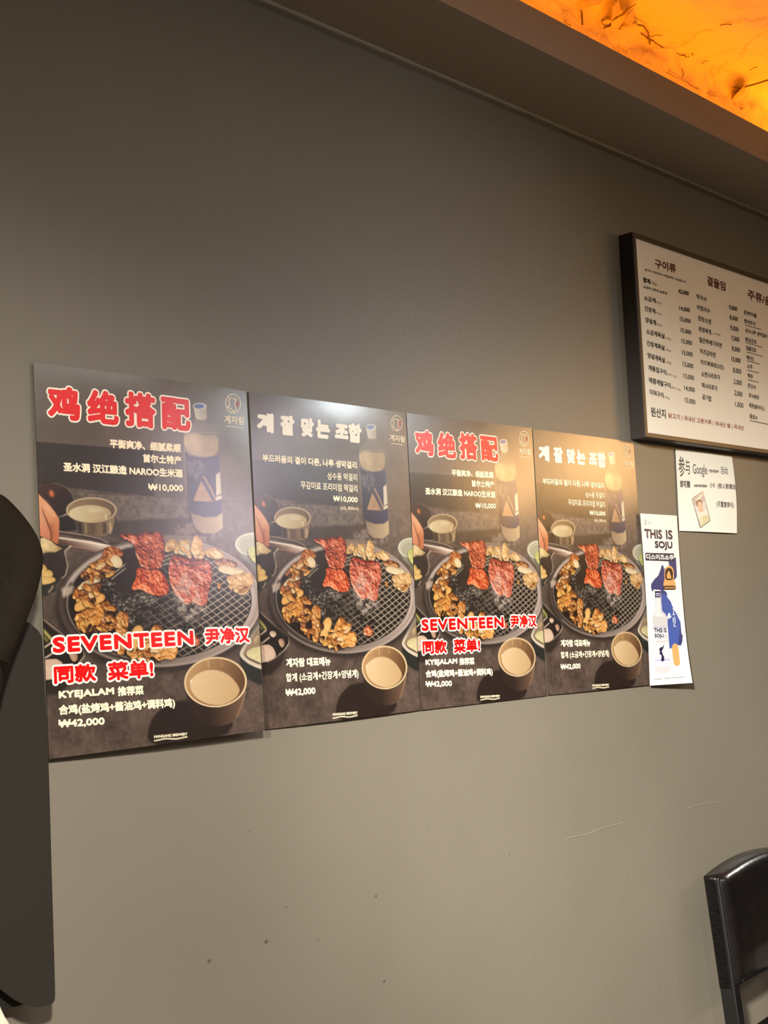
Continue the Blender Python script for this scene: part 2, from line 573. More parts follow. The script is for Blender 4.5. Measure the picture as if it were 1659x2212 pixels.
class Paint:
    def __init__(self):
        self.img = np.zeros((CH, CW, 3))
        self.seed = 100

    def to(self, cx, pts):
        pts = cx(np.asarray(pts, float))
        H = H1 if cx in (A1, B1) else H2
        q = np.c_[pts, np.ones(len(pts))] @ H.T
        return q[:, :2]/q[:, 2:]*np.array([CW, CH])

    def mask(self, P, blur=0.0):
        pad = int(blur*3+3)
        x0, y0 = np.floor(P.min(0)).astype(int)-pad
        x1, y1 = np.ceil(P.max(0)).astype(int)+pad
        x0, y0, x1, y1 = max(x0, 0), max(y0, 0), min(x1, CW), min(y1, CH)
        if x1 <= x0 or y1 <= y0:
            return None
        S = 2
        gx = (np.arange((x1-x0)*S)+0.5)/S+x0
        m = np.zeros(((y1-y0)*S, (x1-x0)*S), np.float32)
        a, b = P, np.roll(P, -1, 0)
        for r in range(m.shape[0]):
            y = (r+0.5)/S+y0
            hit = (a[:, 1] > y) != (b[:, 1] > y)
            if hit.any():
                aa, bb = a[hit], b[hit]
                xs = np.sort(aa[:, 0]+(y-aa[:, 1])*(bb[:, 0]-aa[:, 0])/(bb[:, 1]-aa[:, 1]))
                m[r] = np.searchsorted(xs, gx) % 2
        m = m.reshape(y1-y0, S, x1-x0, S).mean((1, 3))
        if blur:
            m = gblur(m, blur)
        return m, (slice(y0, y1), slice(x0, x1))

    def put(self, P, col, a=1.0, blur=0.0, tex=0.0, freq=60, grad=None):
        """grad = (p0, p1, colour0, colour1) in canvas coordinates"""
        r = self.mask(P, blur)
        if r is None:
            return
        m, sl = r
        m = m[..., None]*a
        c = np.array(col, float)/255.0 if col is not None else None
        if grad is not None:
            p0, p1, c0, c1 = grad
            yy, xx = np.mgrid[sl]
            d = np.array(p1, float)-p0
            t = np.clip(((xx-p0[0])*d[0]+(yy-p0[1])*d[1])/(d@d), 0, 1)[..., None]
            c = (np.array(c0)/255.0)*(1-t)+(np.array(c1)/255.0)*t
        if tex:
            n = NOISE(freq)[sl][..., None]-0.5
            c = np.clip(c*(1+tex*2*n), 0, 1)
        self.img[sl] = self.img[sl]*(1-m)+c*m

    def p(self, cx, pts, col, a=1.0, blur=0.0, tex=0.0, freq=60, sm=0, g=None):
        P = np.asarray(pts, float)
        if sm:
            P = smooth_poly(P, sm)
        gr = None
        if g:
            q = self.to(cx, np.array([g[0], g[1]], float))
            gr = (q[0], q[1], g[2], g[3])
        self.put(self.to(cx, P), col, a, blur, tex, freq, gr)

    def line(self, cx, pts, wd, col, a=1.0, blur=0.0):
        pts = np.array(pts, float)
        t = np.gradient(pts, axis=0)
        t /= np.linalg.norm(t, axis=1)[:, None]+1e-9
        w_ = np.broadcast_to(np.asarray(wd, float), (len(pts),))[:, None]
        nn = np.c_[-t[:, 1], t[:, 0]]*w_/2
        self.put(self.to(cx, np.r_[pts+nn, (pts-nn)[::-1]]), col, a, blur)

    def food(self, cx, pts, dark, mid, light, freq=90, relief=1.0, edge=6, a=1.0, sm=1, wild=0.35):
        """roasted lump: ragged outline, wrinkled relief lit from the upper right, charred patches"""
        P = self.to(cx, smooth_poly(pts, sm) if sm else np.asarray(pts, float))
        c0 = P.mean(0)
        P = c0+(P-c0)*1.04
        r = self.mask(P, 2.2)
        if r is None:
            return
        m, sl = r
        self.seed += 7
        def N(f, k):
            hh, ww = m.shape[:2]
            y0 = (self.seed*37+k*211) % max(1, CH-hh)
            x0 = (self.seed*53+k*97) % max(1, CW-ww)
            return NOISE(f)[y0:y0+hh, x0:x0+ww]
        f = max(14, freq*0.40)
        w = N(f, 1)
        rid = 1-np.abs(2*N(f, 2)-1)*1.5
        fine = N(f*3, 3)
        rag = 0.5 if relief > 0.55 else 0.2
        m = np.clip((m+rag*(N(40, 4)-0.5)-0.5)*5+0.5, 0, 1)
        base = gblur(m, edge)
        h = base*13*max(relief, 0.5)+w*17*relief+rid*5*relief+fine*3.5*relief
        gy, gx = np.gradient(h)
        lit = 0.60+0.24*gx-0.34*gy
        k = lit*(0.45+0.6*base)+wild*0.9*(N(12, 5)-0.5)+wild*0.5*(fine-0.5)
        gl = np.clip((lit-1.02)*1.6, 0, 0.75)[..., None]*min(1.0, relief)
        k = np.clip(k, 0, 1)[..., None]
        d, md, lt = (np.array(c, float)/255.0 for c in (dark, mid, light))
        c = np.where(k < 0.5, d+(md-d)*k*2, md+(lt-md)*(k-0.5)*2)
        c = c+(np.array([1.0, 0.93, 0.82])-c)*gl
        mm = m[..., None]*a
        sh = np.clip(gblur(np.roll(m, (4, -3), (0, 1)), 3)-m, 0, 1)[..., None]*0.6
        self.img[sl] = self.img[sl]*(1-sh)+np.array([0.10, 0.07, 0.05])*sh
        self.img[sl] = self.img[sl]*(1-mm)+np.clip(c, 0, 1)*mm

    def smoke(self, cx, pts, col, a, blur, freq=26, seed=0):
        r = self.mask(self.to(cx, smooth_poly(pts, 2)), blur)
        if r is None:
            return
        m, sl = r
        hh, ww = m.shape
        n = NOISE(freq)[(seed*41) % (CH-hh):, (seed*67) % (CW-ww):][:hh, :ww]
        k = (m*np.clip((n-0.33)*2.6, 0, 1)*a)[..., None]
        self.img[sl] = self.img[sl]*(1-k)+np.array(col)/255.0*k


def gblur(m, s):
    r = max(1, int(s*2.5))
    x = np.arange(-r, r+1)
    k = np.exp(-0.5*(x/s)**2)
    k /= k.sum()
    mp = np.pad(m, ((r, r), (0, 0)), mode='edge')
    o = sum(k[i]*mp[i:i+m.shape[0]] for i in range(2*r+1))
    mp = np.pad(o, ((0, 0), (r, r)), mode='edge')
    return sum(k[i]*mp[:, i:i+m.shape[1]] for i in range(2*r+1))


_nz = {}


def NOISE(freq):
    f = int(freq)
    if f not in _nz:
        n = noise2((CH, CW), f, 4, 1000+f, 0.55)
        _nz[f] = np.clip((n-n.mean())/(n.std()*4.2)+0.5, 0, 1)
    return _nz[f]


def paint_picture():
    T = Paint()
    # stone table everywhere
    n = (0.6*NOISE(18)+0.4*NOISE(70))[..., None]
    T.img[:] = (np.array([70, 58, 51])*(1-n)+np.array([112, 95, 85])*n)/255.0
    rs = np.random.RandomState(11)
    for _ in range(70):
        x, y = rs.rand()*1600, 1100+rs.rand()*800
        a_ = rs.rand()*6.3
        l_ = 15+rs.rand()*40
        T.line(B2, [(x, y), (x+l_*math.cos(a_)*0.5, y+l_*math.sin(a_)*0.5+6), (x+l_*math.cos(a_), y+l_*math.sin(a_))], 3, (150, 130, 118), 0.35, 0.8)
    # backdrop
    T.p(A1, [(20, 20), (1560, 225), (1570, 1000), (1330, 1000), (1085, 960), (60, 880)], (112, 97, 85), tex=0.06, freq=8,
        g=((300, 100), (1200, 900), (104, 90, 79), (120, 104, 92)))
    T.p(A1, [(40, 588), (862, 655), (882, 970), (50, 884)], (58, 49, 43), tex=0.05, freq=12, blur=1)
    T.p(A1, [(770, 645), (862, 655), (882, 970), (800, 962)], (50, 43, 38), 0.6, blur=3)
    T.p(A1, [(862, 655), (1062, 672), (1092, 985), (882, 970)], (92, 80, 69), blur=1)
    T.p(A1, [(330, 945), (1095, 985), (1115, 1116), (622, 1140), (600, 1060)], (112, 98, 88), tex=0.16, freq=60, blur=1)
    T.p(A1, [(600, 1140), (1115, 1117), (1130, 1240), (1000, 1300), (560, 1250)], (74, 62, 54), tex=0.08, freq=30, blur=4)
    T.p(A1, [(1310, 1000), (1560, 1000), (1580, 1420), (1330, 1400)], (114, 100, 91), tex=0.1, freq=40, blur=2)
    T.p(A1, [(940, 1220), (1560, 1260), (1580, 1420), (1000, 1420)], (100, 86, 78), 0.8, blur=10, tex=0.12, freq=40)
    # bottle
    T.p(A1, [(1090, 690), (1130, 700), (1170, 1240), (1120, 1230)], (54, 46, 42), 0.6, blur=6)
    bottle = [(1152, 430), (1212, 440), (1232, 466), (1290, 490), (1308, 530), (1312, 690), (1340, 1000), (1345, 1190), (1290, 1225), (1200, 1222), (1150, 1180), (1110, 1000), (1080, 690), (1066, 560), (1082, 510), (1140, 470)]
    T.p(A1, bottle, (142, 126, 108), sm=1, g=((1070, 600), (1320, 620), (150, 134, 116), (120, 106, 92)))
    T.p(A1, [(1070, 545), (1150, 535), (1200, 550), (1310, 545), (1312, 650), (1290, 690), (1200, 700), (1110, 670), (1078, 620)], (196, 172, 132), sm=1, tex=0.08, freq=24,
        g=((1070, 600), (1315, 610), (208, 182, 140), (178, 150, 112)))
    T.line(A1, ell(1190, 540, 118, 10, 20, 180, 360), 5, (215, 200, 175), 0.5, 1)
    T.p(A1, [(1082, 660), (1120, 690), (1200, 704), (1290, 694), (1316, 680), (1340, 1080), (1300, 1110), (1220, 1112), (1140, 1090), (1112, 1050)], (50, 52, 74),
        g=((1090, 900), (1330, 900), (44, 44, 60), (66, 70, 104)), blur=0.6)
    T.p(A1, [(1200, 850), (1290, 1008), (1143, 1000)], (176, 138, 106), blur=0.8, tex=0.08)
    T.line(A1, [(1185, 830), (1230, 910), (1285, 1005)], 12, (58, 58, 84), 1, 0.6)
    T.line(A1, [(1212, 830), (1262, 915), (1300, 1000)], 14, (168, 136, 112), 1, 0.6)
    T.p(A1, [(1296, 822), (1324, 798), (1338, 985), (1302, 1002)], (226, 212, 186), blur=0.5)
    T.line(A1, [(1304, 970), (1337, 955)], 6, (40, 46, 90))
    T.p(A1, [(1150, 1098), (1220, 1116), (1300, 1112), (1343, 1085), (1347, 1190), (1290, 1228), (1200, 1222), (1155, 1190)], (190, 164, 128), blur=1,
        g=((1150, 1150), (1345, 1150), (150, 126, 100), (205, 180, 142)))
    T.p(A1, [(1132, 350), (1224, 352), (1230, 432), (1212, 446), (1152, 436)], (224, 210, 188), g=((1135, 400), (1228, 400), (236, 224, 204), (190, 172, 150)))
    T.p(A1, ell(1177, 348, 47, 23), (236, 226, 210))
    T.p(A1, ell(1174, 348, 37, 16), (86, 108, 176))
    T.line(A1, [(1150, 436), (1180, 446), (1212, 446)], 5, (150, 132, 112))
    T.smoke(A1, [(1090, 700), (1220, 720), (1230, 870), (1150, 860), (1090, 800)], (170, 155, 145), 0.45, 6, 40, 3)
    T.smoke(A1, [(1010, 1170), (1150, 1120), (1320, 1180), (1350, 1250), (1180, 1290), (1020, 1240)], (172, 152, 138), 0.6, 7, 46, 5)
    # dark ladle
    T.p(A1, ell(185, 990, 140, 112, rot=18), (52, 37, 31), g=((120, 900), (260, 1080), (70, 48, 40), (38, 28, 25)), blur=1)
    T.line(A1, ell(185, 990, 138, 110, 24, -110, -20, 18), 5, (150, 128, 112), 0.8, 1)
    T.p(A1, ell(166, 948, 16, 24, rot=-20), (226, 120, 62), blur=3)
    T.line(A1, [(205, 1118), (240, 1104), (275, 1088)], 9, (200, 182, 162), 1, 1)
    T.p(A1, [(215, 1110), (320, 1090), (340, 1200), (215, 1215)], (38, 31, 28), blur=2)
    # steel cup with rice wine
    T.p(A1, [(268, 1060), (614, 1062), (596, 1160), (588, 1210), (520, 1250), (420, 1235), (345, 1200), (330, 1150)], (96, 78, 58), sm=1,
        g=((300, 1150), (600, 1150), (70, 56, 44), (150, 124, 92)))
    for x, c, w_ in ((360, (40, 33, 28), 22), (400, (168, 142, 106), 16), (450, (92, 74, 56), 30), (530, (60, 48, 38), 26), (570, (206, 180, 140), 14)):
        T.line(A1, [(x, 1150), (x+6, 1190), (x+4, 1226)], w_, c, 0.8, 2)
    T.p(A1, ell(442, 1062, 176, 88), (196, 172, 138))
    T.p(A1, ell(442, 1064, 164, 79), (132, 106, 76), g=((300, 1000), (600, 1100), (150, 124, 92), (104, 82, 58)))
    T.p(A1, ell(432, 1086, 146, 58), (214, 194, 152), g=((300, 1050), (560, 1120), (222, 204, 164), (186, 160, 116)), blur=1)
    T.p(A1, ell(470, 1062, 60, 18), (232, 218, 186), 0.5, blur=4)
    T.line(A1, [(540, 1090), (543, 1130)], 12, (230, 208, 166), 0.9, 1.5)
    # tongs
    T.p(A1, [(215, 1205), (490, 1250), (575, 1290), (640, 1282), (640, 1296), (560, 1312), (470, 1272), (215, 1226)], (66, 54, 48))
    T.line(A1, [(215, 1208), (400, 1236), (500, 1258), (560, 1290)], 5, (206, 182, 158), 0.9, 0.6)
    T.p(B1, [(205, 30), (430, 62), (570, 92), (640, 108), (745, 148), (742, 166), (650, 168), (540, 150), (380, 128), (210, 96)], (120, 92, 78),
        g=((420, 60), (400, 135), (224, 202, 180), (88, 62, 52)))
    T.line(B1, [(215, 40), (400, 68), (560, 100)], 9, (246, 232, 214), 1, 1)
    T.line(B1, [(240, 96), (420, 112), (560, 138)], 8, (176, 138, 116), 0.8, 1.5)
    T.line(B1, [(560, 128), (640, 136), (735, 156)], 16, (214, 190, 160), 0.9, 1.5)
    for k in range(8):
        T.p(B1, ell(592+k*16, 100+k*5.5, 7, 8), (232, 214, 190))
    # hand
    Hc = crop(0, 1040, 7.371)
    def hp(pts):
        return (np.array(pts, float)/7.371+np.array([0, 1040])-np.array([60, 770]))*3.1904
    T.p(A1, hp([(560, 190), (612, 198), (700, 290), (860, 460), (935, 580), (955, 640), (948, 760), (948, 900), (925, 1000), (870, 1090), (815, 1135), (770, 1125), (738, 1090), (720, 1035), (640, 950), (560, 900)]),
        (222, 150, 106), sm=1, blur=1, g=(tuple(hp([(640, 500)])[0]), tuple(hp([(940, 900)])[0]), (232, 164, 120), (196, 116, 74)))
    T.p(A1, hp([(560, 330), (640, 370), (690, 480), (790, 740), (815, 870), (785, 965), (715, 1040), (660, 1010), (560, 900)]), (226, 158, 116), sm=1, blur=1.5,
        g=(tuple(hp([(620, 600)])[0]), tuple(hp([(800, 900)])[0]), (226, 160, 118), (208, 126, 96)))
    T.line(A1, hp([(672, 430), (700, 520), (760, 660), (812, 800), (826, 900), (790, 975), (725, 1040)]), [3, 6, 9, 10, 10, 8, 3], (92, 48, 32), 0.9, 1.2)
    T.p(A1, hp([(760, 700), (850, 660), (880, 900), (830, 1080), (760, 1050), (840, 900)]), (150, 82, 50), 0.5, blur=4)
    T.p(A1, hp([(690, 280), (760, 340), (900, 560), (860, 600), (720, 420)]), (244, 186, 142), 0.6, blur=4)
    # left garlic dish
    T.p(B2, [(40, 80), (130, 100), (215, 160), (300, 165), (262, 215), (285, 300), (272, 400), (200, 470), (40, 560)], (58, 47, 41), sm=1)
    T.p(B2, [(40, 130), (120, 104), (165, 128), (205, 165), (245, 190), (185, 228), (140, 262), (40, 268)], (222, 198, 148), tex=0.12, freq=50, g=((70, 160), (240, 230), (230, 208, 160), (180, 150, 100)))
    T.p(B2, ell(168, 335, 112, 118), (52, 42, 37), blur=2)
    T.line(B2, [(306, 166), (262, 212), (272, 262), (284, 330), (270, 400), (200, 468)], [10, 9, 5, 6, 7, 8], (214, 196, 172), 0.9, 1)
    for q in ([(40, 350), (100, 340), (120, 305), (150, 345), (150, 400), (100, 420), (40, 420)], [(110, 390), (160, 350), (190, 385), (180, 410), (120, 430)], [(60, 420), (140, 400), (206, 420), (200, 450), (140, 474), (40, 480)]):
        T.food(B2, q, (160, 116, 56), (216, 176, 104), (240, 212, 150), 40, 0.35, 6, sm=1, wild=0.1)
    T.p(B2, [(40, 480), (180, 466), (250, 420), (210, 520), (150, 560), (40, 570)], (48, 47, 43), blur=1)
    T.line(B2, [(160, 535), (180, 505), (190, 478)], 12, (180, 150, 122), 0.9, 1.5)
    T.p(B2, [(205, 470), (270, 420), (250, 560), (205, 575)], (84, 72, 64), 0.9, blur=2)
    # lower left tray
    T.p(B2, [(40, 700), (130, 735), (250, 840), (392, 960), (408, 1020), (372, 1096), (280, 1182), (200, 1222), (60, 1225)], (40, 33, 30), sm=1, blur=1)
    T.line(B2, [(100, 715), (140, 752), (260, 860), (392, 968), (402, 1030), (360, 1095), (270, 1170), (200, 1212)], [5, 6, 7, 8, 10, 9, 7, 5], (206, 186, 162), 0.95, 1)
    T.line(B2, [(118, 730), (180, 800), (280, 890), (370, 975)], 5, (120, 100, 86), 0.9, 1)
    T.line(B2, [(118, 808), (150, 850), (192, 905)], 22, (168, 160, 88), 1, 1.5)
    T.line(B2, [(110, 850), (140, 880), (160, 915)], 18, (120, 116, 60), 1, 1.5)
    T.line(B2, [(100, 985), (150, 950), (196, 912)], 12, (216, 196, 172), 1, 1)
    T.line(B2, [(100, 1060), (160, 1030), (225, 978)], 12, (206, 182, 158), 1, 1)
    T.food(B2, [(220, 930), (262, 918), (290, 950), (262, 985), (230, 965)], (150, 118, 92), (206, 178, 150), (236, 216, 192), 60, 0.4, 5, wild=0.1)
    T.food(B2, [(300, 1000), (345, 990), (362, 1040), (335, 1080), (310, 1040)], (120, 86, 66), (180, 142, 116), (214, 186, 160), 60, 0.4, 5, wild=0.1)
    T.food(B2, [(60, 1090), (150, 1050), (240, 1052), (282, 1130), (262, 1172), (200, 1202), (60, 1215)], (180, 146, 122), (212, 182, 158), (228, 202, 180), 50, 0.25, 8, wild=0.1)
    T.p(B2, [(60, 1215), (200, 1215), (280, 1182), (372, 1096), (330, 1230), (230, 1320), (60, 1340)], (44, 36, 32), 0.8, blur=4)
    # right bowl with lettuce
    T.p(B2, [(1405, 130), (1430, 240), (1530, 350), (1600, 500), (1640, 500), (1640, 60), (1480, 70)], (128, 130, 116), sm=1, blur=1.5, g=((1420, 200), (1580, 420), (160, 160, 142), (86, 88, 80)))
    T.p(B2, ell(1520, 160, 118, 92), (214, 210, 186))
    T.p(B2, ell(1524, 164, 104, 78), (176, 174, 150))
    T.line(B2, ell(1524, 176, 96, 72, 24, 150, 300), 5, (228, 226, 206), 0.8, 1)
    T.food(B2, [(1490, 200), (1530, 170), (1640, 190), (1640, 330), (1545, 320), (1500, 260)], (134, 134, 62), (190, 190, 108), (226, 222, 158), 60, 0.4, 6, wild=0.15)
    # right lower tray
    T.p(B2, [(1436, 1020), (1520, 1120), (1640, 1180), (1640, 1300), (1560, 1275), (1490, 1230), (1440, 1110)], (46, 46, 42), blur=2)
    T.p(B2, [(1570, 720), (1640, 700), (1640, 1180), (1510, 1128), (1440, 1062), (1434, 1020), (1484, 925), (1540, 800)], (214, 200, 182), sm=1, blur=0.8)
    T.p(B2, [(1586, 790), (1640, 770), (1640, 1150), (1520, 1100), (1462, 1050), (1458, 1020), (1505, 935)], (150, 128, 104), sm=1, blur=1)
    T.p(B2, ell(1566, 926, 34, 36), (164, 138, 104), blur=1.5, g=((1545, 900), (1590, 950), (196, 168, 128), (112, 90, 66)))
    T.food(B2, [(1480, 1020), (1540, 980), (1640, 985), (1640, 1140), (1550, 1090), (1490, 1060)], (170, 156, 108), (208, 196, 146), (232, 222, 180), 80, 0.35, 6, wild=0.2)
    # grill: shadow, rim, grate
    T.p(B2, ell(900, 650, 700, 520), (40, 33, 29), 0.75, blur=9)
    T.p(B2, ell(905, 615, 676, 512, 90), None, g=((430, 800), (1500, 640), (74, 62, 56), (188, 170, 160)), blur=0.8)
    T.line(B2, ell(905, 612, 668, 502, 60, 20, 140), 10, (226, 208, 192), 0.55, 2)
    T.line(B2, ell(905, 612, 652, 486, 60, -60, 85), 26, (150, 132, 122), 0.6, 3)
    T.line(B2, ell(905, 612, 640, 470, 60, 185, 262), 34, (206, 190, 176), 0.85, 3)
    T.line(B2, ell(905, 615, 632, 468, 60, 90, 200), 16, (46, 37, 33), 0.9, 3)
    T.line(B2, ell(905, 615, 622, 462, 60, 100, 190), 5, (196, 176, 160), 0.8, 1)
    T.p(B2, ell(905, 612, 612, 452, 90), (36, 30, 27), tex=0.25, freq=60, blur=0.8)
    T.p(B2, [(240, 500), (330, 480), (320, 540), (262, 570)], (196, 176, 156), 0.8, blur=3)
    # fire-lit centre
    T.p(B2, ell(840, 690, 300, 200), (66, 57, 50), 0.45, blur=14)
    # wire mesh, clipped to the grate
    grate = T.mask(T.to(B2, ell(905, 612, 606, 446, 90)))
    keep = T.img.copy()
    rs = np.random.RandomState(4)
    for k in range(24):
        s = k*64-560
        x = np.linspace(560, 1560, 26)
        y = 900+s*0.86-(x-1000)*0.62-0.00022*(x-1000)**2
        T.line(B2, np.c_[x, y], 9, (190, 174, 154), 0.85, 0.5)
    for k in range(27):
        s = k*62-760
        x = np.linspace(520, 1560, 26)
        y = 640+s+(x-1000)*1.02
        T.line(B2, np.c_[x, y], 8, (180, 164, 144), 0.8, 0.5)
    full = np.zeros((CH, CW))
    full[grate[1]] = grate[0]
    # the wires catch less light on the left
    xg = np.clip((np.arange(CW)/CW-0.30)/0.42, 0.12, 1)[None, :]
    k = (full*xg)[..., None]
    T.img = keep*(1-k)+T.img*k
    # charcoal and ash
    for cx_, cy_, rx, ry, cnt in ((690, 590, 120, 90, 120), (820, 590, 60, 50, 60), (700, 720, 90, 60, 70), (1120, 700, 100, 80, 130), (900, 700, 220, 120, 70), (990, 610, 20, 22, 14), (560, 470, 50, 70, 40)):
        for _ in range(cnt):
            a_, r_ = rs.rand()*6.28, math.sqrt(rs.rand())
            x, y = cx_+rx*r_*math.cos(a_), cy_+ry*r_*math.sin(a_)
            g_ = 95+rs.rand()*110
            s = 3+rs.rand()*7
            T.p(B2, [(x-s, y-s*0.4*rs.rand()), (x+s*0.2, y-s), (x+s, y+s*0.3), (x-s*0.2, y+s*0.9)], (g_, g_*0.93, g_*0.86), 0.35+0.45*rs.rand(), blur=0.6)
    for _ in range(40):
        x, y = 640+rs.rand()*560, 560+rs.rand()*300
        T.p(B2, ell(x, y, 14+rs.rand()*22, 10+rs.rand()*18, 9), (22, 18, 16), 0.55, blur=2)
    T.line(B2, np.c_[np.linspace(600, 672, 6), np.linspace(378, 310, 6)], 8, (206, 190, 170), 0.9, 0.8)
    T.line(B2, np.c_[np.linspace(575, 670, 6), np.linspace(432, 345, 6)], 8, (190, 172, 152), 0.9, 0.8)
    for q in ((905, 270, 985, 235), (905, 300, 1000, 255), (905, 330, 990, 292)):
        T.line(B2, np.c_[np.linspace(q[0], q[2], 6), np.linspace(q[1], q[3], 6)], 8, (200, 182, 160), 0.9, 0.8)
    T.line(B2, np.c_[np.linspace(890, 1115, 12), 98+9*np.linspace(0, 1, 12)**2], 26, (140, 122, 110), 0.9, 2)
    # dark smoke behind the raised meat
    T.p(B2, [(655, 200), (760, 190), (780, 480), (720, 560), (600, 560), (600, 470), (680, 380)], (48, 38, 33), 0.92, blur=7)
    bD, bM, bL = (70, 34, 16), (168, 98, 42), (236, 178, 98)
    gD, gM, gL = (128, 70, 26), (214, 146, 70), (246, 202, 128)
    cD, cM, cL = (150, 108, 62), (216, 172, 114), (244, 216, 168)
    F = T.food
    # upper left roast chicken
    F(B2, [(528, 190), (560, 172), (648, 208), (646, 262), (590, 255), (560, 330), (505, 330), (512, 240)], bD, (166, 88, 40), (226, 154, 88), 70)
    F(B2, [(370, 385), (380, 430), (440, 440), (520, 395), (560, 330), (520, 300), (440, 330)], bD, bM, bL, 80)
    F(B2, [(500, 400), (560, 372), (604, 368), (580, 410), (520, 425)], gD, gM, gL, 80)
    F(B2, [(318, 560), (330, 500), (420, 460), (505, 450), (508, 510), (450, 560), (350, 605)], (54, 28, 16), (122, 68, 34), (184, 120, 66), 70)
    F(B2, [(340, 515), (400, 440), (455, 410), (504, 425), (500, 452), (440, 470), (380, 512)], (190, 150, 96), (232, 206, 162), (250, 236, 206), 30, 0.4, 6, wild=0.08)
    F(B2, ell(606, 296, 36, 50, rot=-25), (180, 146, 100), (228, 204, 160), (250, 236, 206), 30, 0.4, 8, sm=0, wild=0.08)
    F(B2, [(345, 720), (430, 650), (520, 600), (572, 620), (560, 690), (520, 760), (455, 832), (380, 838), (352, 800)], bD, (196, 122, 52), (244, 186, 100), 60)
    F(B2, [(332, 640), (380, 570), (500, 542), (532, 560), (525, 604), (440, 640), (345, 692)], (170, 106, 44), (222, 160, 80), (246, 200, 124), 34, 0.5, 6, wild=0.12)
    T.p(B2, [(415, 590), (432, 575), (446, 600), (428, 615)], (150, 84, 34), 0.9, blur=1)
    T.p(B2, [(555, 650), (610, 640), (620, 800), (625, 1010), (560, 980), (500, 900), (520, 800)], (46, 27, 20), 0.95, blur=3)
    F(B2, [(515, 730), (568, 676), (592, 700), (562, 800), (552, 880), (515, 905), (500, 825)], (96, 44, 26), (170, 96, 60), (226, 166, 118), 100)
    F(B2, [(612, 710), (660, 686), (692, 712), (684, 800), (672, 960), (658, 1024), (608, 1010), (614, 900), (604, 780)], (110, 58, 24), (206, 136, 72), (242, 192, 122), 70)
    F(B2, [(690, 1030), (740, 1060), (830, 1070), (815, 960), (780, 940), (700, 1000)], bD, gM, gL, 80)
    F(B2, [(742, 798), (782, 808), (788, 872), (740, 985), (710, 1045), (678, 1012), (686, 948), (708, 850)], (170, 116, 56), (230, 178, 106), (250, 216, 150), 30, 0.5, 7, wild=0.1)
    F(B2, [(878, 786), (930, 850), (912, 892), (960, 920), (1008, 940), (1018, 1000), (990, 1068), (930, 1060), (880, 1052), (828, 1112), (812, 1050), (790, 1000), (806, 920), (840, 840)], (130, 70, 26), (216, 148, 76), (248, 204, 134), 48)
    T.line(B2, [(850, 1040), (880, 1000), (905, 1030), (925, 985)], 10, (120, 62, 26), 0.6, 2)
    F(B2, [(1088, 890), (1130, 862), (1172, 930), (1142, 972), (1080, 952)], (130, 50, 26), (196, 100, 62), (236, 170, 124), 110)
    # upper right
    F(B2, [(925, 220), (932, 170), (958, 108), (1004, 130), (1012, 190), (968, 215)], cD, cM, cL, 60)
    F(B2, [(1000, 150), (1068, 118), (1104, 150), (1090, 185), (1015, 185)], cD, cM, cL, 60)
    F(B2, ell(1060, 206, 46, 38), (176, 146, 100), (226, 206, 166), (248, 236, 206), 26, 0.4, 8, sm=0, wild=0.06)
    F(B2, [(1104, 200), (1110, 150), (1134, 82), (1172, 120), (1188, 172), (1164, 245), (1122, 252)], (170, 120, 66), (226, 178, 118), (248, 218, 166), 44)
    F(B2, [(1188, 210), (1250, 178), (1306, 208), (1334, 262), (1280, 280), (1215, 262)], cD, cM, cL, 60)
    F(B2, [(1250, 300), (1340, 268), (1430, 325), (1404, 346), (1300, 336)], bD, (176, 108, 62), (224, 168, 112), 90)
    F(B2, [(1288, 342), (1330, 326), (1440, 360), (1474, 382), (1404, 410), (1330, 394), (1292, 372)], (176, 146, 102), (226, 204, 164), (248, 234, 204), 26, 0.4, 7, wild=0.06)
    F(B2, [(1338, 430), (1400, 405), (1500, 388), (1534, 440), (1512, 500), (1470, 566), (1430, 560), (1380, 500)], (140, 96, 54), (214, 168, 112), (244, 212, 158), 60)
    F(B2, [(1278, 470), (1300, 460), (1312, 520), (1290, 525)], gD, gM, gL, 90)
    # small charred and golden scraps between the larger pieces
    ck = np.random.RandomState(21)
    for (bx0, by0, bx1, by1), cnt, pal in (((385, 195, 640, 300), 9, 0), ((372, 300, 600, 430), 11, 0), ((325, 470, 500, 600), 7, 0), ((350, 600, 580, 830), 17, 1), ((500, 690, 690, 1000), 12, 0),
                                           ((690, 880, 1000, 1075), 15, 1), ((930, 130, 1320, 265), 13, 2), ((1350, 410, 1500, 540), 6, 2)):
        for _ in range(cnt):
            x, y = bx0+(bx1-bx0)*ck.rand(), by0+(by1-by0)*ck.rand()
            if ((x-905)/590.0)**2+((y-612)/455.0)**2 > 1:
                continue
            a_, L_, W_ = ck.rand()*3.14, 22+26*ck.rand(), 10+14*ck.rand()
            t_ = np.linspace(0, 2*math.pi, 9, endpoint=False)
            rr_ = 0.75+0.5*ck.rand(9)
            q = np.c_[x+rr_*(L_*np.cos(t_)*math.cos(a_)-W_*np.sin(t_)*math.sin(a_)), y+rr_*(L_*np.cos(t_)*math.sin(a_)+W_*np.sin(t_)*math.cos(a_))]
            c3 = ((bD, bM, bL), (gD, gM, gL), (cD, cM, cL))[pal if ck.rand() < 0.7 else ck.randint(3)]
            if pal < 2 and ck.rand() < 0.22:
                c3 = ((26, 15, 11), (62, 34, 20), (120, 74, 42))
            F(B2, q, c3[0], c3[1], c3[2], 60, 0.8, 4, wild=0.3)
    # red marinated meat
    rD, rM, rL = (66, 18, 12), (176, 62, 36), (240, 136, 88)
    F(B2, [(735, 345), (880, 328), (925, 400), (964, 520), (922, 566), (830, 552), (770, 506), (716, 524), (712, 482), (745, 430)], rD, (190, 64, 32), (248, 140, 86), 70, 1.1)
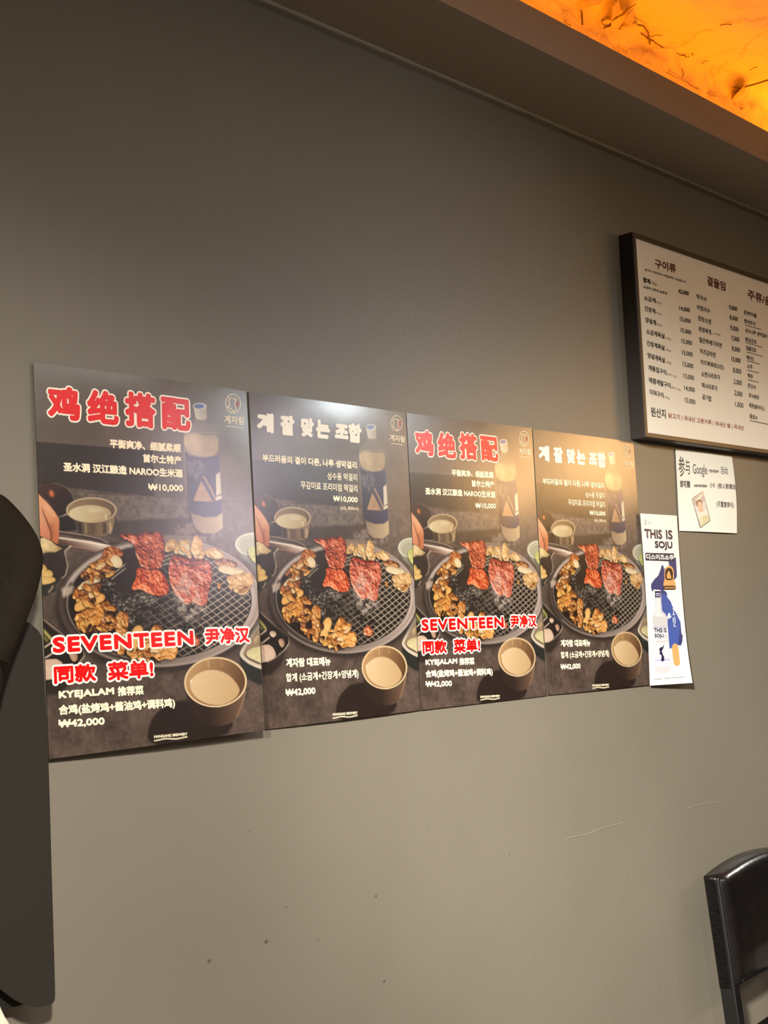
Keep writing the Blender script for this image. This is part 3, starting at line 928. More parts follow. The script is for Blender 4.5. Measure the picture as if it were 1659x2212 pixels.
    F(B2, [(632, 78), (700, 84), (760, 76), (850, 60), (905, 80), (930, 130), (915, 200), (928, 250), (902, 310), (905, 336), (880, 345), (775, 345), (738, 250), (735, 180), (700, 130), (650, 112)], (64, 20, 14), (160, 60, 38), (224, 118, 78), 80, 1.1)
    F(B2, [(970, 262), (1040, 258), (1090, 285), (1205, 285), (1236, 330), (1246, 430), (1218, 540), (1212, 624), (1172, 652), (1120, 604), (1080, 640), (1010, 560), (972, 480), (960, 380)], (90, 26, 20), (196, 88, 66), (242, 158, 124), 75, 1.0)
    F(B2, [(975, 262), (1040, 252), (1100, 285), (1200, 280), (1200, 312), (1090, 318), (1000, 292)], (70, 20, 16), (166, 56, 40), (226, 116, 88), 80)
    # smoke over the right piece
    T.smoke(B2, [(1010, 400), (1150, 380), (1230, 560), (1200, 760), (1040, 760), (980, 600)], (214, 190, 176), 0.55, 10, 40, 9)
    T.smoke(B2, [(1000, 560), (1180, 560), (1220, 720), (1040, 760)], (226, 206, 190), 0.5, 8, 80, 19)
    # cup in front
    T.p(B2, [(1066, 1385), (965, 1400), (870, 1480), (826, 1580), (816, 1690), (900, 1735), (1330, 1690), (1408, 1550), (1250, 1400)], (42, 32, 28), 0.9, sm=1, blur=3)
    T.p(B2, [(1063, 1262), (1085, 1390), (1120, 1520), (1240, 1590), (1345, 1590), (1412, 1545), (1455, 1440), (1485, 1262)], (56, 43, 36), sm=1,
        g=((1230, 1420), (1470, 1400), (52, 40, 34), (120, 92, 72)))
    T.line(B2, [(1476, 1330), (1450, 1430), (1415, 1530)], 10, (164, 130, 98), 0.7, 2)
    T.p(B2, ell(1273, 1250, 212, 196), (228, 198, 152))
    T.p(B2, ell(1273, 1252, 199, 184), None, g=((1120, 1100), (1440, 1300), (190, 150, 104), (100, 70, 46)))
    T.p(B2, [(1095, 1262), (1110, 1215), (1180, 1162), (1270, 1150), (1360, 1190), (1425, 1275), (1440, 1330), (1400, 1390), (1330, 1428), (1260, 1432), (1180, 1402), (1120, 1345)], (220, 190, 146), sm=2, blur=1.2,
        g=((1150, 1200), (1420, 1360), (226, 196, 152), (200, 166, 120)))
    T.line(B2, [(1222, 1070), (1226, 1140)], 12, (214, 174, 124), 0.6, 2)
    T.line(B2, [(1310, 1075), (1318, 1130)], 10, (206, 164, 116), 0.5, 2)
    T.p(B2, ell(1108, 1238, 7, 9), (250, 238, 214), blur=1)
    T.line(B2, ell(1273, 1250, 206, 190, 40, 20, 160), 7, (244, 222, 184), 0.8, 0.8)
    img = np.clip(T.img, 0, 1)
    # fine print grain and paper limits
    img = img*(1+0.05*(np.random.RandomState(9).rand(CH, CW, 1)-0.5))
    return srgb(np.clip(img, 0, 1))*PRINT_GAIN


PRINT_GAIN = 0.64
PICTURE = paint_picture()
small = PICTURE.reshape(CH//2, 2, CW//2, 2, 3).mean((1, 3))

# ------------------------------------------------------------------ posters
M_print = mat('glossy_print', (255, 255, 255), 0.22, 0.5, bump=(9, 0.10, 0.004), attr='print')
M_red = mat('red_ink', (218, 0, 2), 0.3, 0.4)
M_white = mat('white_ink', (240, 232, 214), 0.3, 0.4)
M_cream = mat('cream_ink', (240, 222, 190), 0.3, 0.4)
M_badge = mat('dark_red_ink', (150, 40, 34), 0.3, 0.4)


def logo(L, cx, c, r, t0, t1, th):
    """rooster head in an oval ring with the shop's name under it"""
    x, y = c
    e = ell(x, y, r[0], r[1], 40)
    L.line(cx, np.r_[e, e[:1]], r[0]*0.10, 0)
    def s(pts, wd):
        L.line(cx, [(x+a*r[0], y+b*r[1]) for a, b in pts], r[0]*wd, 0)
    s([(-0.55, -0.62), (-0.35, -0.45), (-0.2, -0.68), (-0.05, -0.45), (0.1, -0.66), (0.15, -0.35)], 0.12)
    s([(-0.5, -0.5), (-0.62, -0.2), (-0.42, -0.05), (-0.6, 0.25), (-0.72, 0.45)], 0.12)
    s([(0.15, -0.35), (0.5, -0.5), (0.3, -0.15), (0.25, 0.15), (0.42, 0.5), (0.2, 0.8)], 0.12)
    s([(-0.72, 0.45), (-0.3, 0.55), (-0.05, 0.78), (0.2, 0.92)], 0.12)
    L.px(cx, [(x+a*r[0], y+b*r[1]) for a, b in ((0.4, -0.05), (0.72, -0.25), (0.85, 0.1), (0.6, 0.45), (0.42, 0.3))], 1, 0.0003)
    L.put('계자람', cx, t0, t1, th, 0.0003)
    L.line(cx, [(t0[0]+8, t0[1]+th*0.85), (t1[0]-12, t1[1]+th*0.85)], th*0.07, 0)


def brewery(L, cx, l, r, h):
    L.put('HANGANG BREWERY', cx, l, r, h, 0.0002)
    t = np.linspace(0, 1, 25)
    for k in (1.0, 1.35):
        L.line(cx, np.c_[l[0]+(r[0]-l[0])*t, l[1]+(r[1]-l[1])*t+h*k+h*0.18*np.sin(t*9.4+1.5)], h*0.16, 0)


def chinese_title(L, cx, chars):
    for ch, (x0, y0, x1, y1) in chars:
        ym = (y0+y1)/2
        for b, mi, off in ((0.0054, 0, 0.0004), (0.0026, 1, 0.0008)):
            k = L.s
            # same skeleton for both layers: the white one only grows outwards
            q = k.uv(cx(np.array([(x0, ym), (x1, ym), ((x0+x1)/2, y0), ((x0+x1)/2, y1)], float)))
            gv, gf = glyphs(ch, 3)
            bu, bv = 0.0021/k.size[0], 0.0021/k.size[1]
            u = q[0, 0]+bu+(q[1, 0]-q[0, 0]-2*bu)*gv[:, 0]
            v = q[3, 1]-bv+(q[2, 1]-q[3, 1]+2*bv)*gv[:, 1]
            L._emit(u, v, gf, b, mi, off, 14)


def outlined(L, cx, s, l, r, h, bold, grow, spacing=1.0):
    gv, gf = glyphs(s, 3, spacing)
    l, r = np.array(l, float), np.array(r, float)
    mid = (l+r)/2
    k = L.s
    q = k.uv(cx(np.array([l, r, mid-(0, h/2), mid+(0, h/2)])))
    bu, bv = bold/k.size[0], bold/k.size[1]
    sl = (q[1, 1]-q[0, 1])/2
    u = q[0, 0]+bu+(q[1, 0]-q[0, 0]-2*bu)*gv[:, 0]
    v = q[3, 1]-bv+(q[2, 1]-q[3, 1]+2*bv)*gv[:, 1]+sl*(2*gv[:, 0]-1)
    L._emit(u, v, gf, bold+grow, 0, 0.0004, 14)
    L._emit(u, v, gf, bold, 1, 0.0008, 12)


SZ = (0.42, 0.594)
b1 = lambda u, v: 0.010*np.clip(v-0.35, 0, 1)**2*np.sin(np.pi*np.clip(u, 0, 1))+0.006*np.sin(np.pi*u)*np.exp(-((v-0.0)/0.2)**2)
b2 = lambda u, v: 0.004*np.sin(np.pi*u)*np.exp(-(v/0.14)**2)+0.004*np.sin(np.pi*u)*v*v
b3 = lambda u, v: 0.003*np.sin(np.pi*u)*np.sin(np.pi*v)
b4 = lambda u, v: 0.004*np.sin(np.pi*u)*(1-v)+0.002*v*np.sin(np.pi*u)
posters = [
    (Q1, (0.004, 0.006, 0.026, 0.012), b1, 'zh', (A1, B1), (420, 594), PICTURE, 'glossy barbecue poster with red Chinese title, largest and leftmost, lower edge curling off the wall'),
    (Q2, (0.003, 0.003, 0.005, 0.004), b2, 'ko', (A2, B2), (340, 480), PICTURE, 'glossy barbecue poster with white Korean title, second from the left, cool glare along its top'),
    (Q3, (0.004, 0.003, 0.004, 0.005), b3, 'zh', (A3, B3), (300, 424), small, 'glossy barbecue poster with red Chinese title between the two Korean posters'),
    (Q4, (0.003, 0.003, 0.005, 0.004), b4, 'ko', (A4, B4), (280, 396), small, 'glossy barbecue poster with white Korean title beside the narrow white poster, warm glare'),
]


def to_crop(f_from, q_from, f_to_params, q_to):
    pass


for quad, dep, bul, lang, (CA, CB), res, img, label in posters:
    S = Sheet(quad, dep, SZ, bul)
    c0 = S.P(np.array([0.5]), np.array([1.0]))[0]
    root = empty('barbecue_poster', tuple(c0))
    tag(root, label, 'poster', 'barbecue posters in a row on the grey wall')
    S.grid(res[0], res[1], 'sheet', M_print, root, img)
    if lang == 'zh':
        # positions measured on the large Chinese poster; same artwork on both, so reuse its uv frame
        base = Sheet(Q1, (0, 0, 0, 0), SZ)
        S2 = Sheet(quad, dep, SZ, bul)
        S2.H = base.H
        A_, B_ = A1, B1
        L = Letters(S2)
        chinese_title(L, A_, [('鸡', (136, 212, 352, 438)), ('绝', (405, 242, 616, 468)), ('搭', (664, 258, 870, 492)), ('配', (912, 294, 1110, 512))])
        L.build('title_lettering', [M_white, M_red], root)
        L = Letters(S2)
        outlined(L, B_, 'SEVENTEEN', (170, 780), (1142, 730), 106, 0.0017, 0.0030, 1.12)
        outlined(L, B_, '尹净汉', (1220, 722), (1528, 710), 112, 0.0013, 0.0030)
        outlined(L, B_, '同款', (178, 985), (470, 965), 124, 0.0013, 0.0030)
        outlined(L, B_, '菜单!', (550, 962), (864, 940), 128, 0.0013, 0.0030)
        L.build('red_lettering', [M_white, M_red], root)
        L = Letters(S2)
        L.put('平衡爽净、细腻柔顺', A_, (562, 603), (1052, 638), 62, 0.0007)
        L.put('首尔土特产', A_, (792, 705), (1058, 722), 60, 0.0007)
        L.put('圣水洞 汉江酿造 NAROO生米酒', A_, (245, 762), (1068, 812), 62, 0.0007)
        L.put('₩10,000', A_, (832, 907), (1072, 915), 54, 0.0006)
        L.put('KYEJALAM', B_, (212, 1128), (595, 1100), 64, 0.0010, spacing=1.06)
        L.put('推荐菜', B_, (618, 1098), (797, 1088), 66, 0.0007)
        L.put('合鸡(盐烤鸡+酱油鸡+调料鸡)', B_, (212, 1232), (1012, 1180), 78, 0.0007)
        L.put('₩42,000', B_, (210, 1324), (528, 1302), 62, 0.0008)
        brewery(L, B_, (865, 1408), (1095, 1388), 20)
        L.build('caption_lettering', [M_cream], root)
        L = Letters(S2)
        logo(L, A_, (1411, 326), (52, 65), (1350, 436), (1492, 448), 56)
        L.build('rooster_logo', [M_cream, M_badge], root)
    else:
        base = Sheet(Q2, (0, 0, 0, 0), SZ)
        S2 = Sheet(quad, dep, SZ, bul)
        S2.H = base.H
        A_, B_ = A2, B2
        L = Letters(S2)
        for ch, bx in (('계', (150, 275, 306, 468)), ('잘', (368, 300, 500, 492)), ('맞', (560, 325, 682, 508)), ('는', (700, 345, 832, 522)), ('조', (878, 385, 1008, 524)), ('합', (1005, 378, 1132, 562))):
            ym = (bx[1]+bx[3])/2
            L.put(ch, A_, (bx[0], ym), (bx[2], ym), bx[3]-bx[1], 0.0026, tilt=False, italic=0.06)
        L.build('title_lettering', [M_white], root)
        L = Letters(S2)
        L.put('부드러움의 결이 다른, 나루 생막걸리', A_, (203, 708), (1092, 780), 76, 0.0006)
        L.put('성수동 막걸리', A_, (815, 880), (1097, 895), 70, 0.0003)
        L.put('무감미료 프리미엄 막걸리', A_, (567, 966), (1100, 1002), 74, 0.0003)
        L.put('₩10,000', A_, (872, 1098), (1103, 1110), 62, 0.0006)
        L.put('(6%, 800ml)', A_, (940, 1190), (1110, 1196), 42, 0.0)
        L.put('계자람 대표메뉴', B_, (370, 1212), (775, 1196), 82, 0.0008)
        L.put('합계 (소금계+간장계+양념계)', B_, (370, 1352), (1030, 1310), 88, 0.0005)
        L.put('₩42,000', B_, (365, 1485), (635, 1463), 72, 0.0008)
        brewery(L, B_, (790, 1675), (1018, 1658), 24)
        L.build('caption_lettering', [M_cream], root)
        L = Letters(S2)
        logo(L, A_, (1465, 372), (54, 74), (1402, 510), (1550, 528), 64)
        L.build('rooster_logo', [M_cream, M_badge], root)

# ------------------------------------------------------------------ menu board
M_frame = mat('black_frame', (42, 35, 30), 0.38, 0.4)
M_board = mat('white_board', (228, 225, 213), 0.45, 0.3)
M_ink = mat('dark_ink', (46, 36, 32), 0.6, 0.2)
M_maroon = mat('maroon_ink', (92, 26, 26), 0.6, 0.2)
M_rust = mat('rust_ink', (158, 96, 78), 0.6, 0.2)
M_grey = mat('grey_ink', (128, 118, 106), 0.6, 0.2)
MW = 0.86                                        # board width; only its left part is in the frame
tl, bl = at_y(1366.7, 497.5, -0.042), at_y(1394, 946, -0.042)
xl = (tl[0]+bl[0])/2
zt, zb = 2.4185, 1.8985
tilt_x = (bl[0]-tl[0])/2


def bp_(x, y, z):
    """slight turn of the board in the wall plane"""
    t = (z-(zt+zb)/2)/((zt-zb)/2)
    return (x-tilt_x*t, y, z)


root = empty('menu_board', ((xl+MW/2), 0, zb))
tag(root, 'white framed price board in a black frame above the handwritten note', 'menu board')


def frame_mesh():
    w_ = 0.0125
    o = [(xl, zb), (xl+MW, zb), (xl+MW, zt), (xl, zt)]
    i = [(xl+w_, zb+w_), (xl+MW-w_, zb+w_), (xl+MW-w_, zt-w_), (xl+w_, zt-w_)]
    V = []
    for y, ring in ((-0.001, o), (-0.040, o), (-0.042, [(x+0.002*(1 if k in (0, 3) else -1), z+0.002*(1 if k < 2 else -1)) for k, (x, z) in enumerate(o)]), (-0.042, i), (-0.034, i)):
        V += [bp_(x, y, z) for x, z in ring]
    Fc = []
    for r_ in range(4):
        for k in range(4):
            a, b = r_*4+k, r_*4+(k+1) % 4
            Fc.append((a, b, b+4, a+4))
    Fc.append((3, 2, 1, 0))
    return V, Fc


V, Fc = frame_mesh()
raw('frame', V, Fc, M_frame, root)
w_ = 0.0125
V = [bp_(x, y, z) for y in (-0.030, -0.0375) for x, z in ((xl+w_, zb+w_), (xl+MW-w_, zb+w_), (xl+MW-w_, zt-w_), (xl+w_, zt-w_))]
raw('panel', V, [(0, 1, 2, 3), (4, 7, 6, 5), (0, 4, 5, 1), (1, 5, 6, 2), (2, 6, 7, 3), (3, 7, 4, 0)], M_board, root)

MQ = [(1373.6, 515.2), (1659, 609), (1659, 971), (1401.4, 933)]
MS = Sheet(MQ, (0.0378,)*4, (0.66, 0.495))
N1, N2 = crop(1330, 490, 5.0426), crop(1330, 730, 5.0426)
# lettering frame: board rectangle itself, so that the lines run with the board
MS.C = np.array([np.array(bp_(xl+w_, -0.0378, zt-w_)), np.array(bp_(at_y(1659, 609, -0.0378)[0], -0.0378, zt-w_)),
                 np.array(bp_(at_y(1659, 971, -0.0378)[0], -0.0378, zb+w_)), np.array(bp_(xl+w_, -0.0378, zb+w_))])
LH = [Letters(MS) for _ in range(4)]
LI = [Letters(MS) for _ in range(4)]
LP = [Letters(MS) for _ in range(2)]


def row(L, s, cx, l, r, h, b=0.0006, mi=0):
    if isinstance(L, list):
        c_ = 0 if l[0] < 650 else (1 if l[0] < 1230 else 2)
        if L is LP:
            c_ = 0 if l[0] < 900 else 1
        if cx is N2 and l[1] > 815 and l[0] < 700:
            c_ = 3
        L = L[c_]
    L.put(s, cx, l, r, h, b*0.55, mi, n=6)


row(LH, '구이류', N1, (437, 420), (660, 476), 108, 0.0016)
row(LH, '곁들임', N1, (992, 592), (1188, 660), 112, 0.0016)
row(LH, '주류/음료', N1, (1428, 732), (1765, 850), 112, 0.0016)
row(LI, '닭구이 첫주문시 2인분부터 가능합니다', N1, (335, 500), (770, 628), 30, 0.0003)
row(LI, '합계', N1, (318, 620), (390, 642), 60, 0.0014)
row(LI, '(750g)', N1, (392, 650), (462, 672), 32, 0.0002, 1)
row(LI, '(소금계, 간장계, 양념계)', N1, (320, 702), (570, 772), 34, 0.0004)
for s, cx, l, r, g in (('소금계', N1, (330, 828), (450, 858), '(220g)'), ('간장계', N1, (337, 945), (448, 978), '(220g)'), ('양념계', N1, (346, 1072), (456, 1105), '(220g)'),
                       ('소금계목살', N1, (356, 1198), (552, 1252), '(180g)'), ('간장계목살', N2, (362, 115), (552, 168), '(180g)'), ('양념계목살', N2, (371, 243), (556, 300), '(180g)'),
                       ('계똥집구이', N2, (380, 372), (570, 426), '(단호박 150g)'), ('매콤계발구이', N2, (388, 500), (615, 562), '(뼈없는 180g)'), ('더덕구이', N2, (397, 622), (542, 660), '(150g)')):
    row(LI, s, cx, l, r, 58, 0.0007)
    ex = 65 if len(g) < 8 else 110
    row(LI, g, cx, (r[0]+4, r[1]+14), (r[0]+ex, r[1]+14+ex*0.26), 26, 0.0, 1)
for s, cx, x, y, b in (('42,000', N1, 688, 738, 0.0010), ('14,000', N1, 702, 932, 0.0008), ('15,000', N1, 710, 1056, 0.0006), ('15,000', N1, 719, 1180, 0.0006), ('15,000', N1, 728, 1298, 0.0004),
                       ('15,000', N2, 736, 212, 0.0004), ('15,000', N2, 744, 336, 0.0004), ('13,000', N2, 752, 460, 0.0003), ('14,000', N2, 762, 585, 0.0004), ('15,000', N2, 768, 708, 0.0003)):
    row(LP, s, cx, (x, y), (x+112, y+26), 56, b)
for s, cx, l, r in (('막국수', N1, (882, 788), (992, 824)), ('비빔국수', N1, (890, 912), (1028, 956)), ('된장소면', N1, (900, 1036), (1040, 1080)), ('된장찌개', N1, (910, 1158), (1040, 1196)),
                    ('얼큰뚝배기라면', N2, (915, 68), (1156, 132)), ('치즈감자전', N2, (925, 192), (1092, 238)), ('치즈볶음밥(2인)', N2, (932, 312), (1182, 372)), ('소면사리추가', N2, (942, 436), (1142, 478)),
                    ('떡사리추가', N2, (948, 556), (1116, 592)), ('공기밥', N2, (954, 674), (1052, 698))):
    row(LI, s, cx, l, r, 58, 0.0006)
row(LI, '(+공기밥)', N1, (1050, 1205), (1145, 1228), 26, 0.0, 1)
for s, cx, x, y, b in (('9,000', N1, 1230, 902, 0.0008), ('8,000', N1, 1238, 1020, 0.0006), ('9,000', N1, 1246, 1138, 0.0006), ('7,000', N1, 1258, 1254, 0.0006),
                       ('8,000', N2, 1265, 160, 0.0006), ('15,000', N2, 1262, 276, 0.0008), ('8,000', N2, 1280, 395, 0.0004), ('2,000', N2, 1290, 518, 0.0003), ('2,000', N2, 1297, 636, 0.0003), ('1,000', N2, 1308, 752, 0.0003)):
    row(LP, s, cx, (x, y), (x+(88 if len(s) < 6 else 98), y+22), 60, b)
for s, cx, l, r in (('문경하이볼', N1, (1390, 950), (1525, 992)), ('한라토닉', N1, (1395, 1052), (1512, 1086)), ('성수나루 생막걸리', N1, (1405, 1160), (1642, 1226)), ('화요진토', N1, (1408, 1262), (1532, 1296)),
                    ('일품진로', N2, (1420, 148), (1528, 178)), ('에이드', N2, (1424, 252), (1506, 276)), ('소주', N2, (1432, 350), (1490, 366)), ('맥주', N2, (1438, 450), (1496, 468)),
                    ('탄산수', N2, (1444, 556), (1532, 582)), ('토닉워터', N2, (1454, 658), (1562, 688)), ('레몬슬라이스', N2, (1458, 762), (1628, 804)), ('음료수', N2, (1465, 872), (1552, 898))):
    row(LI, s, cx, l, r, 50, 0.0006)
for cx, l, r in ((N1, (1408, 1100), (1580, 1148)), (N2, (1415, 90), (1592, 140)), (N2, (1425, 196), (1602, 244)), (N2, (1430, 292), (1572, 328)), (N2, (1436, 394), (1560, 424)), (N2, (1440, 496), (1556, 524)), (N2, (1468, 920), (1700, 968))):
    LI[2].line(cx, [l, ((l[0]+r[0])/2, (l[1]+r[1])/2), r], 9, 1)
row(LI, '원산지', N2, (408, 818), (566, 846), 92, 0.0008)
row(LH, '닭고기 | 국내산 고춧가루 | 국내산 쌀 | 국내산', N2, (595, 862), (1405, 1000), 58, 0.0006, 1)
for nm, LL, mm in (('heading_lettering', LH, [M_maroon, M_rust]), ('item_lettering', LI, [M_ink, M_grey]), ('price_lettering', LP, [M_ink])):
    for L in LL:
        if L.v:
            L.build(nm, mm, root)

# ------------------------------------------------------------------ handwritten note
M_paper = mat('white_paper', (236, 234, 222), 0.6, 0.25, bump=(14, 0.12, 0.004))
M_pen = mat('pen_ink', (98, 92, 88), 0.6, 0.2)
NQ = [(1459, 970), (1581, 986), (1592, 1152), (1467.5, 1146.6)]
NS = Sheet(NQ, (0.003, 0.004, 0.006, 0.004), (0.305, 0.213), lambda u, v: 0.005*np.sin(np.pi*v)*np.clip(u*1.3-0.2, 0, 1)+0.002*np.sin(np.pi*u))
root = empty('handwritten_note', tuple(NS.P(np.array([0.5]), np.array([1.0]))[0]))
tag(root, 'white paper with pencilled Chinese handwriting and a taped photo card, under the price board', 'note')
NS.grid(32, 24, 'sheet', M_paper, root)
NC = crop(1380, 960, 6.9125)
NL = [Letters(NS) for _ in range(3)]
for s, l, r, h, b in (('参', (590, 325), (680, 330), 300, 0.0004), ('与', (690, 335), (752, 338), 220, 0.0004), ('Google', (795, 385), (1000, 398), 190, 0.0003), ('review', (1026, 388), (1172, 398), 62, 0.0004), ('活动', (1198, 385), (1308, 395), 110, 0.0002),
                      ('即可赠', (612, 585), (756, 592), 108, 0.0008), ('seventeen', (812, 610), (998, 618), 46, 0.0005), ('小卡', (1036, 606), (1110, 612), 84, 0.0004), ('(按人数赠送)', (1146, 620), (1432, 640), 92, 0.0004), ('(可重复参与)', (1135, 895), (1392, 910), 104, 0.0004)):
    NL[0 if l[1] < 450 else (1 if l[1] < 700 else 2)].put(s, NC, l, r, h, b, 0, n=5)
for L in NL:
    L.build('handwriting', [M_pen], root)
# the photo card
cardm = [mat('card_grey', (150, 152, 160), 0.25, 0.5), mat('card_pale', (196, 198, 200), 0.25, 0.5), mat('card_hair', (82, 58, 52), 0.25, 0.5), mat('card_skin', (216, 172, 154), 0.25, 0.5),
         mat('card_shirt', (222, 216, 204), 0.25, 0.5), mat('card_yellow', (206, 198, 164), 0.25, 0.5), mat('card_edge', (128, 126, 126), 0.25, 0.5)]
L = Letters(NS)
L.px(NC, [(776, 812), (800, 785), (918, 700), (934, 690), (1052, 1130), (1040, 1150), (910, 1252), (898, 1248)], 6, 0.0006)
L.px(NC, [(786, 815), (928, 708), (1042, 1132), (908, 1238)], 1, 0.0009)
L.px(NC, [(786, 815), (928, 708), (965, 845), (940, 850), (870, 820), (830, 905), (812, 905)], 0, 0.0010)
L.px(NC, [(840, 830), (920, 740), (935, 735), (900, 790), (850, 850)], 4, 0.0011)
L.px(NC, ell(885, 882, 46, 62, 20, rot=-15), 2, 0.0012)
L.px(NC, ell(897, 908, 36, 56, 20, rot=-18), 3, 0.0013)
L.px(NC, [(872, 950), (925, 935), (945, 1000), (905, 1015), (880, 1000)], 3, 0.0012)
L.px(NC, [(850, 1000), (880, 985), (905, 1015), (945, 985), (985, 960), (1012, 1020), (1025, 1080), (880, 1140)], 4, 0.0011)
L.px(NC, [(878, 1120), (940, 1060), (1020, 1060), (1042, 1132), (908, 1238)], 5, 0.00115)
L.px(NC, [(905, 1110), (925, 1090), (935, 1160), (915, 1200)], 4, 0.0012)
L.build('photo_card', cardm, root)
M_tape = mat('clear_tape', (226, 226, 218), 0.2, 0.5)

# ------------------------------------------------------------------ narrow soju poster
SQ = [(1383, 1109), (1462, 1114), (1496, 1475), (1404, 1481)]
def sb(u, v):
    return 0.024*(v**3-v)*u+0.003*np.sin(np.pi*v)
SS = Sheet(SQ, (0.010, 0.010, 0.034, 0.012), (0.18, 0.427), sb)
root = empty('narrow_poster', tuple(SS.P(np.array([0.5]), np.array([1.0]))[0]))
tag(root, 'tall narrow white poster with a blue map and a clear bottle, lower corner lifting', 'poster')
M_sp = mat('white_gloss_paper', (226, 225, 218), 0.4, 0.4)
SS.grid(48, 140, 'sheet', M_sp, root)
# the sheet bows, so its middle projects a little to the right; uv lookups use the measured outline
C1, C2 = crop(1370, 1100, 11.06), crop(1370, 1270, 9.62)
pm = [mat('navy_ink', (32, 30, 62), 0.35, 0.4), mat('blue_ink', (58, 80, 150), 0.35, 0.4), mat('glass_print', (186, 184, 186), 0.35, 0.4), mat('gold_print', (200, 150, 92), 0.35, 0.4),
      mat('black_print', (34, 24, 22), 0.35, 0.4), mat('paper_white_ink', (240, 238, 230), 0.35, 0.4), mat('glass_light_print', (206, 204, 206), 0.35, 0.4), mat('grey_print', (150, 148, 150), 0.35, 0.4),
      mat('deep_blue_ink', (46, 52, 104), 0.35, 0.4), mat('pale_violet_ink', (168, 166, 196), 0.35, 0.4)]
L = Letters(SS)
L.px(C1, [(240, 938), (955, 962), (952, 1140), (240, 1110)], 0, 0.0004)
# map: upper part, then lower part (measured on two crops)
L.px(C1, [(630, 1290), (640, 1230), (665, 1215), (690, 1235), (715, 1310), (700, 1560), (690, 1790), (765, 1830), (785, 1880), (775, 1960), (900, 2100), (640, 2101), (625, 1790), (450, 1770), (405, 1830), (372, 1720), (380, 1640), (470, 1530), (565, 1450)], 8, 0.0004)
L.px(C1, [(820, 1130), (1005, 1040), (1012, 1100), (1040, 1480), (960, 1580), (930, 1380), (830, 1200)], 8, 0.0004)
L.px(C1, [(700, 1560), (720, 1300), (830, 1240), (940, 1400), (960, 1590), (900, 1700), (690, 1790)], 8, 0.0004)
L.px(C2, [(545, 0), (690, 0), (680, 60), (760, 150), (820, 290), (900, 420), (985, 590), (1000, 780), (1005, 850), (1035, 880), (1018, 1040), (985, 1112), (930, 1100), (740, 1180), (700, 700), (690, 480), (570, 350)], 1, 0.0005)
L.px(C2, [(985, 590), (1000, 780), (1005, 850), (1035, 880), (1018, 1040), (985, 1112), (930, 1080), (960, 860)], 8, 0.0006)
# emblem
L.px(C1, np.r_[ell(838, 1400, 122, 165, 24, 180, 360), [(962, 1580), (1000, 1600), (1005, 1700), (690, 1700), (695, 1600), (716, 1560)]], 3, 0.0006)
L.px(C1, np.r_[ell(832, 1415, 100, 135, 24, 180, 360), [(928, 1540), (880, 1562), (790, 1562), (738, 1530)]], 4, 0.0007)
L.px(C1, [(800, 1380), (825, 1340), (850, 1370), (845, 1430), (885, 1470), (895, 1530), (780, 1525), (770, 1440)], 3, 0.0008)
L.px(C1, np.r_[ell(735, 1738, 52, 48, 12, 90, 270), ell(965, 1740, 52, 48, 12, 270, 450)], 4, 0.0007)
for k in range(7):
    x = 722+k*42
    L.px(C1, [(x, 1718), (x+24, 1716), (x+28, 1762), (x+4, 1764)], 3, 0.0008)
# bottle
L.px(C2, [(410, -60), (540, -60), (535, 70), (408, 70)], 0, 0.0007)
L.px(C2, [(425, -20), (520, -20), (520, 10), (425, 10)], 9, 0.0008)
L.px(C2, [(425, 25), (520, 25), (520, 45), (425, 45)], 9, 0.0008)
L.px(C2, [(415, 70), (545, 70), (560, 340), (640, 410), (680, 480), (700, 690), (740, 1200), (768, 1600), (740, 1690), (640, 1730), (520, 1730), (440, 1690), (420, 1600), (400, 1100), (360, 600), (355, 500), (380, 420), (425, 370)], 2, 0.0006)
L.px(C2, [(440, 80), (520, 80), (530, 370), (620, 470), (400, 470), (440, 370)], 6, 0.0007)
L.px(C2, [(368, 690), (690, 690), (745, 1400), (752, 1580), (425, 1590), (410, 1300)], 6, 0.0007)
L.px(C2, [(366, 690), (688, 682), (689, 706), (368, 714)], 9, 0.0008)
L.px(C2, [(418, 1420), (742, 1400), (746, 1446), (420, 1462)], 9, 0.0008)
L.px(C2, [(610, 1075), (600, 1160), (560, 1230), (590, 1310), (615, 1360), (618, 1445), (570, 1472), (550, 1440), (560, 1330), (512, 1290), (522, 1230), (498, 1190), (540, 1140), (575, 1140)], 0, 0.0010)
for k in range(5):
    L.line(C2, [(430, 1000+k*0+20*k*0.8), (560, 1006+16*k), (690, 990+16*k)], 6, 7, 0.0008) if k < 3 else None
L.line(C2, [(470, 1530), (570, 1525), (710, 1515)], 8, 9, 0.0008)
L.line(C2, [(470, 1570), (570, 1565), (710, 1552)], 8, 9, 0.0008)
# gold badge
L.px(C2, [(850, 1058), (915, 1090), (935, 1160), (945, 1300), (965, 1520), (900, 1585), (825, 1530), (800, 1300), (785, 1160), (800, 1100)], 3, 0.0007)
# white scribble on the map
L.line(C2, [(800, 320), (830, 305), (838, 350), (820, 410), (860, 430)], 14, 5, 0.0009)
L.line(C2, [(805, 440), (850, 436)], 12, 5, 0.0009)
L.line(C2, [(815, 500), (820, 590), (830, 610)], 14, 5, 0.0009)
L.line(C2, [(850, 480), (866, 600), (830, 660), (840, 690), (885, 680)], 14, 5, 0.0009)
L.px(C2, [(700, 420), (725, 395), (750, 410), (755, 450), (785, 490), (745, 500), (720, 525), (688, 510)], 5, 0.0009)
L.line(C2, [(920, 400), (935, 412)], 20, 7, 0.0009)
L.line(C2, [(965, 428), (980, 436)], 16, 7, 0.0009)
L.line(C1, [(215, 245), (245, 240), (275, 250), (270, 340)], 18, 7, 0.0006)
L.line(C1, [(222, 300), (245, 300), (262, 345)], 14, 7, 0.0006)
L.line(C1, [(310, 320), (330, 290), (350, 285), (375, 280), (360, 340)], 12, 7, 0.0006)
